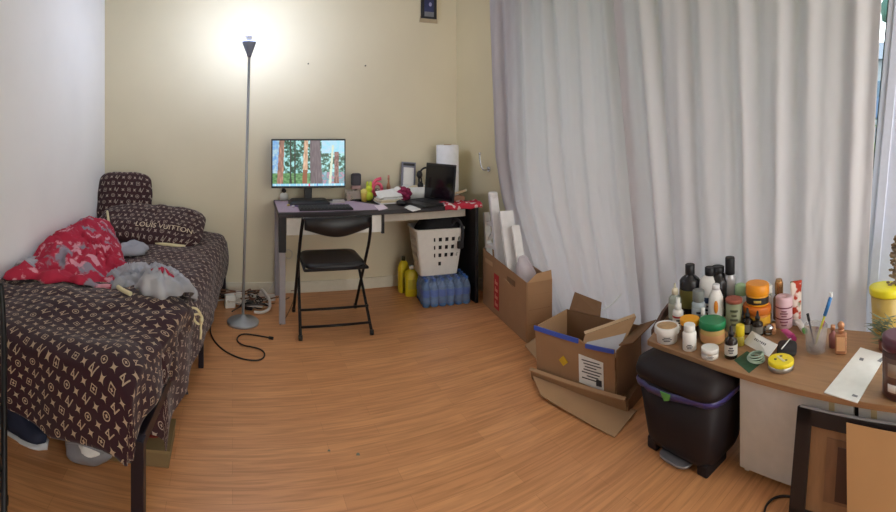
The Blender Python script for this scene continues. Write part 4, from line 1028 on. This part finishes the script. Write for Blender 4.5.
t, r, h = lathed('dropper_bottle', 'dark amber dropper bottle with a white label at the front edge', 'bottle', 731, 357, 13, 326, [('bottle_body', body(.55, .4, .66), am), ('label_band', band(.12, .45), mat('pale_label', (200, 196, 186), .6), None, NB), ('dropper_cap', [(.45, .67), (.48, .8), (.28, .82), (.24, .96), (.15, 1)], M_black)]); marks(t, r, h, .18, .4)
t, r, h = lathed('yellow_cap_bottle', 'small bottle with a yellow cap beside the dark dropper bottle', 'bottle', 740, 345, 9, 325, [('bottle_body', body(.4, .6, .5), mat('yellow_glass', (176, 160, 60), .25)), ('cap', [(.9, .48), (1, .52), (1, .92), (.85, 1)], mat('yellow_cap', (226, 200, 40), .4))])
def pump(par, r, h, z, m):
    MB().cyl((0, 0, z), (0, 0, z+.02), .004).build('pump_stem', m, par); MB().tube([(0, 0, z+.02), (-.012, -.008, z+.024), (-.02, -.014, z+.018)], .004).build('nozzle', m, par)
t, r, h = lathed('pump_bottle', 'clear bottle with a cream pump at the left back of the table', 'bottle', 675, 320, 13, 281, [('bottle_body', body(.55, .4, .66), cg), ('pump_collar', [(.5, .66), (.5, .78), (.3, .82)], mat('cream_plastic', (226, 216, 190), .4)), ('label_band', band(.08, .45), mat('sage_label', (186, 190, 172), .6), None, NB)]); pump(t, r, h, h*.82, mat('cream_plastic', (226, 216, 190), .4))
t, r, h = lathed('spray_bottle', 'small white spray bottle with a red stripe in front of the cream pump bottle', 'bottle', 678, 328, 11, 298, [('bottle_body', body(.55, .6, .62), wht), ('stripe', band(.38, .44), mat('red_stripe', (190, 60, 70), .5), None, NB), ('cap', [(.62, .63), (.62, .8), (.4, .82), (.4, 1)], M_white)]); marks(t, r, h, .1, .35)
t, r, h = lathed('shampoo_bottle', 'large black shampoo bottle with an olive label at the back left', 'bottle', 690, 312, 21, 264, [('bottle_body', body(.66, .42, .78), dk), ('label_band', band(.14, .5), olv, None, NB), ('cap', cap(.44, .79, 1), M_black)])
t, r, h = lathed('grey_cap_bottle', 'clear bottle with a grey cap and pale blue label', 'bottle', 698.5, 327, 13.5, 290, [('bottle_body', body(.64, .7, .7), mat('blue_clear', (160, 172, 178), .2)), ('label_band', band(.1, .55), mat('paleblue_label', (176, 188, 196), .6), None, NB), ('cap', [(.8, .7), (.88, .73), (.88, .97), (.8, 1)], mat('grey_cap', (122, 126, 124), .4))]); marks(t, r, h, .15, .5)
t, r, h = lathed('conditioner_bottle', 'round shouldered white bottle with a black cap', 'bottle', 710, 314, 22, 267, [('bottle_body', [(.93, 0), (1, .03), (1, .62), (.9, .74), (.6, .8), (.42, .83)], wht), ('band', band(.3, .42), mat('navy_band', (50, 70, 100), .5), None, NB), ('cap', cap(.45, .83, 1), M_black)]); marks(t, r, h, .05, .28)
t, r, h = lathed('black_round_bottle', 'black round bottle hidden behind the white conditioner bottle', 'bottle', 718, 313, 24, 266, [('bottle_body', body(.72, .5, .86), dk), ('cap', cap(.5, .87, 1), M_black)])
t, r, h = lathed('lotion_bottle', 'white lotion bottle with an orange leaf print', 'bottle', 716, 327, 16, 284, [('bottle_body', [(.8, 0), (.95, .03), (1, .4), (.9, .7), (.55, .86), (.5, .88)], wht), ('cap', [(.5, .88), (.46, .98), (.4, 1)], mat('clear_cap', (226, 226, 230), .2))])
a0 = atan2(-t.location.y, -t.location.x); o = MB().ball((r*.93*cos(a0), r*.93*sin(a0), h*.52), r*.5, (.55, .55, 1.6)).build('leaf_print', mat('leaf_orange', (228, 140, 40), .5), t)
t, r, h = lathed('spray_can', 'slim silver bottle with a tall black cap, the tallest at the back', 'bottle', 730, 314, 13, 257, [('bottle_body', body(.62, .7, .7), mat('silver_body', (186, 184, 186), .3, metal=.4)), ('cap', [(.72, .7), (.76, .72), (.76, .97), (.68, 1)], M_black)])
t, r, h = lathed('red_rim_jar', 'white topped jar with a red rim behind the olive tin', 'jar', 727, 313, 13, 289, [('jar_body', [(.9, 0), (.95, .05), (.95, .7)], mat('red_jar', (170, 60, 56), .4)), ('lid', [(1, .7), (1, .94), (.9, 1)], wht)])
t, r, h = lathed('green_cap_bottle', 'white bottle with a pale green cap left of the orange jars', 'bottle', 741, 316, 14, 284, [('bottle_body', body(.6, .7, .68), wht), ('band', band(.1, .4), mat('violet_label', (120, 110, 140), .6), None, NB), ('cap', [(.85, .68), (.88, .7), (.85, .95), (.6, 1)], mat('pale_green', (176, 208, 160), .4))])
t, r, h = lathed('olive_tin', 'grey green tin with a rusty red rim in the middle of the bottles', 'tin', 734, 330, 17, 298, [('tin_body', [(.93, 0), (.97, .02), (.97, .9)], mat('sage_tin', (136, 140, 108), .45)), ('rim', [(1, .88), (1, .98), (.93, 1)], mat('rust_rim', (156, 84, 66), .5))]); marks(t, r, h, .2, .75, mat('dark_olive', (84, 88, 66), .6), 4)
t, r, h = lathed('orange_tub', 'larger orange tub under the small orange jar', 'jar', 757, 327, 28, 304, [('tub_body', [(.86, 0), (.92, .05), (.96, .7)], mat('amber_tub', (206, 128, 40), .35)), ('band', band(.15, .6, .965), mat('yellow_band', (226, 170, 50), .5), None, NB), ('lid', [(.98, .7), (1, .73), (1, .96), (.96, 1)], mat('orange_tub_lid', (216, 116, 40), .4))])
rt = t; q = t.location; h2 = .095; r2 = r*.84
t = thing('small_orange_jar', 'bright orange lidded jar standing on top of the orange tub', 'jar', (q.x+.004, q.y, q.z+h+.0006))
MB().lathe([(r2*.9, 0), (r2*.95, .004), (r2*.95, h2*.55)], n=28).build('jar_body', orl, t); MB().lathe([(r2*.962, h2*.1), (r2*.962, h2*.42)], n=28, cap=NB).build('label_band', mat('black_label', (52, 48, 44), .5), t)
MB().lathe([(r2, h2*.5), (r2*1.02, h2*.54), (r2, h2*.95), (r2*.92, h2)], n=28).build('lid', org, t); marks(t, r2, h2, .15, .38, mat('gold_print', (210, 180, 90), .5), 1)
q = tp(760, 321); t = thing('floral_carton', 'white carton with faint floral print behind the orange jars', 'carton', (q.x, q.y, TZ0), -1.07+.3)
MB().box((0, 0, .085), (.10, .07, .17)).build('carton', blotch_mat('floral_white', [(224, 224, 222), (150, 166, 150)], 40, thr=(.55, .6)), t, bevel=.002)
MB().box((0, 0, .171), (.102, .072, .003)).build('carton_lid', blotch_mat('floral_white2', [(228, 228, 226), (160, 170, 160)], 40, thr=(.57, .62)), t)
t, r, h = lathed('gold_cap_bottle', 'bottle with a copper gold cap behind the pink cylinder', 'bottle', 779, 319, 12, 279, [('bottle_body', body(.5, .6, .6), mat('rose_glass', (170, 130, 110), .2)), ('cap', [(.62, .6), (.7, .64), (.7, .9), (.5, 1)], mat('copper_cap', (180, 136, 90), .25, metal=.8))])
t, r, h = lathed('pink_roll', 'pink cylinder with dark bands at the right of the orange tub', 'container', 784, 326, 17, 296, [('container_body', [(.96, 0), (1, .02), (1, .97), (.9, 1), (.4, 1), (.36, .95)], mat('pink_body', (222, 186, 194), .4)), ('band', band(.66, .7), mat('wine_band', (120, 50, 70), .5), None, NB), ('band', band(.3, .34), mat('wine_band', (120, 50, 70), .5), None, NB)]); marks(t, r, h, .38, .62, mat('wine_print', (150, 90, 106), .5), 3); marks(t, r, h, .08, .28, mat('wine_print', (150, 90, 106), .5), 2)
# flat tube with flowers
def squeeze(name, label, loc, L_, w, colr, capc, rot, capL=.02):
    t = thing(name, label, 'tube', loc); t.rotation_euler = rot
    mb = MB(); R = []
    for k in range(11):
        u = k/10; a = w*(.8+.2*u); b = w*.8*(1-u)**.7+.002; R.append([(a*cos(x), b*sin(x), capL+(L_-capL)*u) for x in [2*pi*i/20 for i in range(20)]])
    mb.rings(R); mb.build('tube_body', colr, t)
    MB().lathe([(w*.62, 0), (w*.66, .002), (w*.66, capL*.95), (w*.6, capL)]).build('cap', capc, t); return t
q = tp(796, 324); squeeze('floral_tube', 'upright flat tube with red flower print against the curtain', (q.x, q.y, TZ0), .20, .03, blotch_mat('floral_tube', [(228, 214, 204), (176, 62, 44), (90, 110, 60)], 22, thr=(.47, .53)), mat('tube_cap', (206, 206, 208), .4), (0, 0, math.radians(-40)), .03)
for k, (px, py, tp_, lb_) in enumerate([(747.5, 333, 309, 'very dark dropper bottle in front of the orange tub, the left of two'), (757.5, 335, 312, 'very dark dropper bottle in front of the orange tub, the right of two')]):
    t, r, h = lathed('serum_bottle', lb_, 'bottle', px, py, 11, tp_-1, [('bottle_body', body(.5, .4, .6), am), ('label_band', band(.1, .4), mat('dim_label', (130, 128, 120), .6), None, NB), ('dropper_cap', [(.44, .6), (.46, .76), (.26, .78), (.2, .96), (.1, 1)], M_black)])
q = tp(768.5, 334); t = thing('silver_ball', 'shiny silver rounded lid among the bottles above the white tag', 'lid', (q.x, q.y, TZ0)); MB().ball((0, 0, .024), .024, (1, 1, .9), n=24).build('dome', M_chrome, t); MB().lathe([(.018, 0), (.02, .004), (.02, .01)]).build('rim', M_chrome, t)
# glass of small clear bottle
t, r, h = lathed('clear_vial', 'small clear vial between the lotion and the green lidded jar', 'vial', 703, 331, 6, 308, [('vial_body', body(.6, .5, .7), cg), ('cap', cap(.6, .72, 1), M_white)])
# white tag paper leaning on things
def card(name, label, cat, pts, th_=.0015, m=M_paper, z=TT+.001, dz=(0, 0, 0, 0)):
    o = MB().sheet([P(a, b, z+dz[i]) for i, (a, b) in enumerate(pts)], th_).build(name, m); return tag(o, label, cat)
o = card('price_tag', 'white printed tag lying tilted among the jars', 'tag', [(743, 343), (769, 357), (778, 345), (752, 331)], dz=(.0, .03, .05, .045))
a, b, c_, d_ = P(743, 343, TT+.001), P(769, 357, TT+.031), P(778, 345, TT+.051), P(752, 331, TT+.046)
n_ = (b-a).cross(d_-a).normalized(); n_ = n_ if n_.z > 0 else -n_
def onq(u, v): return a*(1-u)*(1-v)+b*u*(1-v)+c_*u*v+d_*(1-u)*v
mb = MB()
for k in range(7): mb.sheet([onq(.30+k*.065, .52)+n_*.007, onq(.335+k*.065, .52)+n_*.007, onq(.335+k*.065, .68)+n_*.007, onq(.30+k*.065, .68)+n_*.007], .0004, d=n_)
pm = mb.build('print', M_ink, o)
o = card('green_card', 'dark green card lying at the front edge of the table', 'card', [(734, 360), (747, 351), (764, 361), (749, 373)], m=mat('green_card', (44, 84, 58), .6, nscale=60, nvar=.3))
q = tp(756, 361); t = thing('cord_coil', 'pale green coiled elastic on the green card', 'coil', (q.x, q.y, TT+.006))
for k in range(4): MB().tube([((.033-.002*k)*cos(a_), (.033-.002*k)*sin(a_), .003+.006*k+.004*sin(a_+k)) for a_ in [2*pi*i/24 for i in range(25)]], .003).build('coil_loop', mat('pale_elastic', (170, 190, 172), .4), t)
t, r, h = lathed('yellow_tin', 'flat round tin with a bright yellow lid at the front of the table', 'tin', 781, 368, 26, 359, [('tin_body', [(.95, 0), (.98, .08), (.98, .6)], mat('tin_metal', (176, 170, 160), .3, metal=.7)), ('lid', [(1, .55), (1.01, .6), (1, .93), (.95, 1)], mat('yellow_tin_lid', (236, 214, 30), .4))])
for (x, y, s) in ((-.012, .018, .006), (.02, .01, .006), (.0, -.022, .005)): MB().cyl((x, y, h), (x, y, h+.0008), s, n=12).build('black_dot', M_ink, t)
MB().box((0, 0, h+.0012), (.05, .009, .002), rot=E_(0, 0, 1.0)).build('paper_strip', mat('cream_paper2', (226, 214, 180), .7), t)
q = tp(787, 352); t = thing('black_pouch', 'small black pouch behind the yellow tin', 'pouch', (q.x, q.y, TZ0), .4)
o = MB().loft([(0, 0, .05, .035, 0), (0, 0, .06, .042, .012), (0, 0, .055, .038, .026), (0, 0, .03, .02, .031)], e=5).build('pouch_body', mat('black_leather', (34, 34, 38), .55), t, sub=1)
MB().tube([(-.04, .02, .03), (.01, .0, .034), (.055, -.01, .03), (.085, -.02, .012)], .0025, smooth_it=1).build('drawstring', M_white, t)
q = tp(786, 345)
squeeze('pink_tube', 'bright pink tube lying behind the black pouch', (q.x+.02, q.y-.03, TT+.022), .11, .017, mat('hot_pink', (206, 84, 150), .4), mat('pink_cap', (190, 60, 130), .4), (math.radians(90), 0, math.radians(140)))
q = tp(790, 337)
squeeze('white_green_tube', 'white tube with a green cap lying by the pink cylinder', (q.x+.03, q.y-.06, TT+.022), .13, .017, wht, mat('leaf_green', (100, 160, 90), .4), (math.radians(90), 0, math.radians(130)))
q = tp(778, 338)
squeeze('tan_tube', 'tan tube lying left of the white green tube', (q.x+.0, q.y+.02, TT+.018), .10, .014, mat('tan_tube', (206, 160, 120), .4), mat('tan_cap', (180, 130, 90), .4), (math.radians(90), 0, math.radians(120)))
# glass with brushes
q = tp(816, 351); cup = thing('glass_tumbler', 'clear glass tumbler holding brushes beside the copper perfume bottle', 'glass', (q.x, q.y, TZ0))
hh = zz(325, 351)
MB().lathe([(.036, 0), (.041, .004), (.049, hh), (.046, hh), (.038, .010), (.0, .010)], n=28, cap=(True, False)).build('glass_body', mat('tumbler_glass', (210, 205, 205), .08, alpha=.25), cup)
MB().lathe([(.030, .011), (.032, .03)], n=20).build('glass_foot', mat('glass_foot', (170, 160, 160), .1, alpha=.6), cup)
for k, (x1, y1, z1, col, cap_, lb_) in enumerate([(.022, .0, .25, (60, 130, 200), (236, 238, 240), 'blue and white toothbrush sticking out of the glass tumbler'), (.0, .03, .15, (60, 56, 70), (40, 38, 44), 'dark short brush in the glass tumbler'), (.03, -.03, .12, (206, 140, 160), (170, 80, 110), 'pink short brush in the glass tumbler'), (-.02, -.02, .11, (150, 130, 120), (120, 90, 90), 'brown short stick in the glass tumbler')]):
    b = thing('toothbrush' if k == 0 else 'small_brush', lb_, 'brush', (q.x-.005, q.y+.005, TZ0+.018)); ex = P(831, 290, .62)-q if k == 0 else None
    e = Vector((.045, -.055, .195)) if k == 0 else Vector((x1, y1, z1-.02))
    if k == 0:
        MB().tube([(0, 0, 0), e*.5, e*.78], .0045).build('handle', mat('yellow_handle', (206, 206, 70), .4), b); MB().tube([e*.62, e*.85, e], .0075).build('grip', mat('brush_%d' % k, col, .4), b); MB().box(e+Vector((0, 0, .008)), (.012, .012, .02)).build('bristles', mat('bristle_%d' % k, cap_, .6), b)
    else:
        MB().tube([(0, 0, 0), e*.5, e*.8], .0035).build('handle', mat('brush_%d' % k, col, .4), b); MB().tube([e*.78, e*.9, e], .006).build('bristles', mat('bristle_%d' % k, cap_, .8), b)
q = tp(841, 353); t = thing('perfume_bottle', 'copper coloured square perfume bottle with a ball cap', 'perfume', (q.x, q.y, TZ0), -1.3)
cpm = mat('copper_glass', (196, 140, 104), .25, metal=.3)
MB().box((0, 0, .04), (.045, .03, .08)).build('bottle_body', cpm, t, bevel=.004); MB().lathe([(.009, .08), (.009, .088), (.013, .09), (.013, .098)]).build('collar', cpm, t)
MB().ball((0, 0, .112), .015).build('cap', cpm, t); MB().box((0, -.0158, .042), (.034, .002, .055)).build('label_plate', mat('peach_plate', (226, 176, 130), .4), t)
q = tp(833, 347); t = thing('rose_bottle', 'short rose tinted bottle behind the perfume bottle', 'bottle', (q.x, q.y, TZ0)); MB().lathe([(.016, 0), (.018, .05), (.008, .06), (.008, .075)]).build('bottle_body', mat('rose_tint', (170, 110, 110), .2, alpha=.8), t); MB().lathe([(.010, .072), (.010, .09)]).build('cap', cpm, t)
o = card('envelope', 'long white envelope lying at the right front of the table', 'envelope', [(824, 393), (857.5, 403.5), (886, 355.5), (860.5, 348)], th_=.003)
mb = MB()
def onz(px, py): return P(px, py, TT+.0045)
MB().sheet([onz(860, 357.5), onz(864, 358.5), onz(863, 361), onz(859, 360)], .0004, d=Vector((0, 0, 1))).build('stamp_print', mat('grey_print', (130, 130, 134), .7), o)
MB().sheet([onz(851.5, 396), onz(857, 397.5), onz(858, 395.8), onz(853, 394)], .0004, d=Vector((0, 0, 1))).build('corner_print', mat('grey_print', (130, 130, 134), .7), o)
MB().sheet([onz(877, 361), onz(881, 362.3), onz(884, 357.5), onz(882.5, 357)], .0004, d=Vector((0, 0, 1))).build('address_print', mat('grey_print', (130, 130, 134), .7), o)
# yellow lidded pot, plant, brown tub, pinecones
q = tp(886, 333); t = thing('yellow_lid_pot', 'tall clear pot with a wide yellow lid at the right of the table', 'pot', (q.x+.02, q.y, TZ0)); rr = .077; hh = .20
MB().lathe([(rr*.8, 0), (rr*.85, .004), (rr*.95, hh*.9)], n=32).build('pot_body', mat('pot_amber', (196, 168, 90), .3), t); MB().lathe([(rr, hh*.84), (rr*1.04, hh*.87), (rr*1.04, hh*.98), (rr, hh), (rr*.3, hh*.99)], n=32).build('lid', mat('yellow_lid', (232, 218, 40), .4), t)
q2 = P(884, 352, TT); t = thing('sprig_plant', 'grey green sprig of leaves in front of the yellow lidded pot', 'plant', (q2.x+.02, q2.y-.005, TZ0))
mb = MB(); rn = random.Random(5)
for k in range(95):
    a_ = rn.uniform(0, 2*pi); l_ = rn.uniform(.03, .08); zz0 = rn.uniform(.02, .13); s_ = Vector((rn.uniform(-.01, .01), rn.uniform(-.03, .03), zz0)); e_ = s_+Vector((cos(a_)*l_*.35, sin(a_)*l_, rn.uniform(-.02, .035)))
    m_ = (s_+e_)/2; pz = Vector((0, 0, 1)).cross(e_-s_).normalized()*.006; mb.sheet([s_, m_+pz, e_, m_-pz], .0008)
mb.build('leaves', mat('sage_leaves', (110, 122, 96), .7, nscale=30, nvar=.3), t)
MB().lathe([(.025, 0), (.03, .005), (.033, .04), (.028, .04)]).build('pot', mat('rust_pot', (120, 70, 50), .5), t)
q = P(902, 392, TT); t = thing('brown_tub', 'dark wine brown tub with a pale label at the right edge of the table', 'tub', (q.x, q.y, TZ0)); rr = .068; hh = zz(334, 392)
MB().lathe([(rr*.95, 0), (rr, .005), (rr, hh*.82)], n=36).build('tub_body', mat('wine_tub', (78, 50, 48), .35), t); MB().lathe([(rr*1.02, hh*.8), (rr*1.04, hh*.84), (rr*1.0, hh*.98), (rr*.8, hh)], n=36).build('lid', mat('wine_lid', (92, 50, 64), .4), t)
a0 = atan2(-q.y, -q.x)
def arc(r_, b0, b1, z0, z1, m, nm): mb = MB(); mb.rings([[(r_*cos(a0+b0+(b1-b0)*i/10), r_*sin(a0+b0+(b1-b0)*i/10), z) for i in range(11)] for z in (z0, z1)], closed=False); return mb.build(nm, m, t, solid=.0008)
arc(rr*1.01, -1.1, .9, hh*.12, hh*.7, mat('tub_label', (112, 82, 72), .5), 'tub_label'); arc(rr*1.025, -.75, -.15, hh*.4, hh*.62, mat('tub_pale', (168, 150, 136), .6), 'pale_patch'); arc(rr*1.025, -.75, -.3, hh*.15, hh*.28, M_paper, 'barcode_patch')
q = P(897, 300, TT); t = thing('dried_flowers', 'dried pine cone sprig in a tall vase by the window frame', 'plant', (2.13, .455, TZ0))
MB().lathe([(.022, 0), (.03, .03), (.02, .08), (.018, .10)]).build('vase', mat('grey_vase', (150, 150, 150), .4), t)
mb = MB()
for k in range(190):
    a_ = rn.uniform(0, 2*pi); z_ = rn.uniform(.12, .42); w = .05*(1-abs(z_-.22)/.2*.6); mb.ball((cos(a_)*w*rn.random(), sin(a_)*w*rn.random()+.0, z_), rn.uniform(.008, .015), (1, 1, .6), n=6)
mb.build('cones', mat('dried_brown', (150, 130, 108), .9, nscale=40, nvar=.4), t); MB().cyl((0, 0, .08), (0, 0, .33), .003).build('stalk', mat('stalk', (120, 100, 70), .8), t)

# ---------------------------------------------------------------- picture frame and cardboard sheet
pf = thing('picture_frame', 'large black picture frame leaning on the white cupboard doors', 'picture frame', (1.435, .0, 0)); pf.rotation_euler = (0, math.atan2(.078, .34), 0)
def yz(y0, y1, z0, z1, x=0, d=.016): return MB().box((x, (y0+y1)/2, (z0+z1)/2), (d, y1-y0, z1-z0))
y1 = .675; y0 = .03; zt = .352
M_pf = mat('frame_black', (40, 32, 32), .35)
mb = MB()
for a_ in ((y1-.055, y1, 0, zt), (y0, y0+.055, 0, zt), (y0, y1, zt-.05, zt), (y0, y1, 0, .05)):
    yz(*a_).build('frame_bar', M_pf, pf, bevel=.002)
yz(y0+.05, y1-.05, .045, zt-.045, .004, .006).build('mat_board', wood_mat('tan_board', (150, 112, 78), (4, 20, 4), .8), pf)
yz(y0+.09, y1-.115, .09, zt-.075, .0, .004).build('inner_mat', wood_mat('tan_board2', (128, 92, 66), (4, 20, 4), .8), pf)
yz(y0+.11, y1-.155, .10, zt-.095, -.003, .004).build('dark_picture', mat('dark_brown_print', (74, 48, 40), .4, nscale=6, nvar=.15), pf)
yz(y0+.01, y1-.01, zt-.0, zt+.004, .0, .016).build('top_edge', mat('grey_edge', (150, 150, 152), .4), pf)
ks = thing('cardboard_sheet', 'plain tan cardboard sheet leaning on the black picture frame', 'cardboard', (1.395, .0, 0)); ks.rotation_euler = (0, math.atan2(.095, .34), 0)
MB().sheet([(0, .455, .0), (0, -.1, .0), (0, -.1, .335), (0, .49, .352)], .004).build('sheet', mat('tan_sheet', (196, 152, 104), .8, nscale=5, nvar=.06), ks)

# ---------------------------------------------------------------- cables on the floor
M_cab = mat('black_cable', (44, 38, 36), .5); M_wc = mat('white_cable', (206, 200, 192), .5)
pts = [(211, 322), (210, 332), (214, 341), (224, 351), (241, 359), (258, 361), (265, 357), (264, 351), (256, 347.5), (243, 345.5), (236.5, 341), (238, 336), (244, 333.5), (258, 335.5), (271, 338)]
t = thing('floor_cable', 'long black cord snaking on the floor in front of the lamp base', 'cord', (0, 0, 0))
MB().tube([P(a, b, .006) for a, b in pts], .0045, smooth_it=2).build('wire', M_cab, t); MB().cyl(P(269, 337.6, .008), P(273, 338.4, .008), .009).build('plug', M_black, t)
q = P(253, 303); t = thing('power_strip', 'white power strip full of plugs on the floor behind the lamp', 'power strip', (.02, 3.63, 0), .08)
MB().box((0, 0, .02), (.36, .055, .04)).build('strip_body', M_wc, t, bevel=.006)
for k in range(3): MB().box((-.1+k*.09, -.005, .055), (.045, .045, .04)).build('plug', [M_white, M_black, M_wc][k], t, bevel=.006)
t = thing('power_adapter', 'white blocky adapter beside the power strip near the bed', 'adapter', (-.14, 3.50, 0), .2); MB().box((0, 0, .045), (.075, .06, .09)).build('adapter_body', M_white, t, bevel=.006); MB().tube([(.03, 0, .05), (.07, .02, .06), (.1, -.02, .005)], .004, smooth_it=1).build('lead', M_wc, t)
t = thing('black_adapter', 'black plug adapter in front of the power strip', 'adapter', (.0, 3.46, 0), -.3); MB().box((0, 0, .03), (.06, .05, .06)).build('adapter_body', M_black, t, bevel=.006); MB().tube([(.02, 0, .03), (.06, -.02, .02), (.09, .02, .005)], .004, smooth_it=1).build('lead', M_cab, t)
t = thing('white_hose', 'thick white looped cable beside the lamp base', 'cable', (0, 0, 0)); MB().tube([P(254, 312, .02), P(262, 313, .015), P(270, 309, .03), P(270, 300, .06), P(266, 294, .09), P(262, 290, .08)], .011, smooth_it=2).build('cable_run', M_wc, t)
rn = random.Random(3)
for k in range(15):
    c0 = Vector((rn.uniform(-.28, .16), rn.uniform(3.42, 3.66), .006+.004*k)); p_ = [c0+Vector((rn.uniform(-.17, .17), rn.uniform(-.09, .09), rn.uniform(0, .03))) for _ in range(6)]
    for w_i in p_: w_i.x = max(w_i.x, -.32); w_i.y = min(3.76, w_i.y)
    o = MB().tube(p_, .0045, smooth_it=3).build('tangled_cable', [M_wc, M_cab, mat('brown_cable', (120, 84, 62), .6)][k % 3]); tag(o, ['white', 'black', 'brown'][k % 3]+' cable in the tangle on the floor between bed and lamp', 'cable', 'tangled %s cables by the power strip' % ['white', 'black', 'brown'][k % 3])
t = MB().tube([(.25, 3.72, .5), (.23, 3.76, .38), (.27, 3.77, .3), (.33, 3.77, .27), (.35, 3.77, .33), (.30, 3.77, .36), (.24, 3.77, .30), (.22, 3.76, .12), (.15, 3.7, .05)], .003, smooth_it=3).build('hanging_cable', M_wc); tag(t, 'thin pale cable looping down the wall under the desk', 'cable')
o = MB().tube([P(280, 325, .005), P(286, 318, .005), P(294, 300, .02), P(296, 290, .08), P(290, 291, .005)], .003, smooth_it=2).build('thin_cable', mat('brown_cable', (120, 84, 62), .6)); tag(o, 'thin brown cable running from the desk leg to the wall', 'cable')
o = MB().tube([P(764, 513, .005), P(766, 505, .005), P(773, 498, .005), P(783, 495.5, .005), P(793, 497, .005)], .004, smooth_it=2).build('black_lead', M_cab); tag(o, 'black cord curling on the floor in front of the white door', 'cord')
for k, (px, py) in enumerate([(358, 455), (329, 451)]):
    o = MB().cyl(P(px, py, .0003), P(px, py, .0012), .008 if k == 0 else .006, n=7).build('floor_chip', mat('chip_grey', (120, 116, 100), .7)); tag(o, ['grey chip mark on the oak floor near the middle', 'small dark brown speck on the oak floor left of the grey chip'][k], 'mark')

# ---------------------------------------------------------------- light and camera
w = bpy.data.worlds.new('World'); bpy.context.scene.world = w; w.use_nodes = True
w.node_tree.nodes['Background'].inputs[0].default_value = (1.0, .98, .96, 1); w.node_tree.nodes['Background'].inputs[1].default_value = 4.3
cam = bpy.data.cameras.new('Camera'); co = bpy.data.objects.new('Camera', cam); C.objects.link(co); bpy.context.scene.camera = co
cam.type = 'PANO'; cam.panorama_type = 'CENTRAL_CYLINDRICAL'; cam.clip_start = .02
uc = th(448); co.location = (0, 0, H); co.rotation_euler = (pi/2, 0, -uc)
cam.central_cylindrical_range_u_min = -448/F; cam.central_cylindrical_range_u_max = 448/F
cam.central_cylindrical_range_v_min = -(512-Y0)/F; cam.central_cylindrical_range_v_max = Y0/F; cam.central_cylindrical_radius = 1.0
sc = bpy.context.scene; sc.view_settings.view_transform = 'Standard'; sc.view_settings.look = 'None'; sc.view_settings.gamma = 1; sc.view_settings.use_curve_mapping = False
sc.view_settings.exposure = 0.0
sc.cycles.use_denoising = True; sc.cycles.max_bounces = 8; sc.cycles.transparent_max_bounces = 24; sc.cycles.sample_clamp_indirect = 6
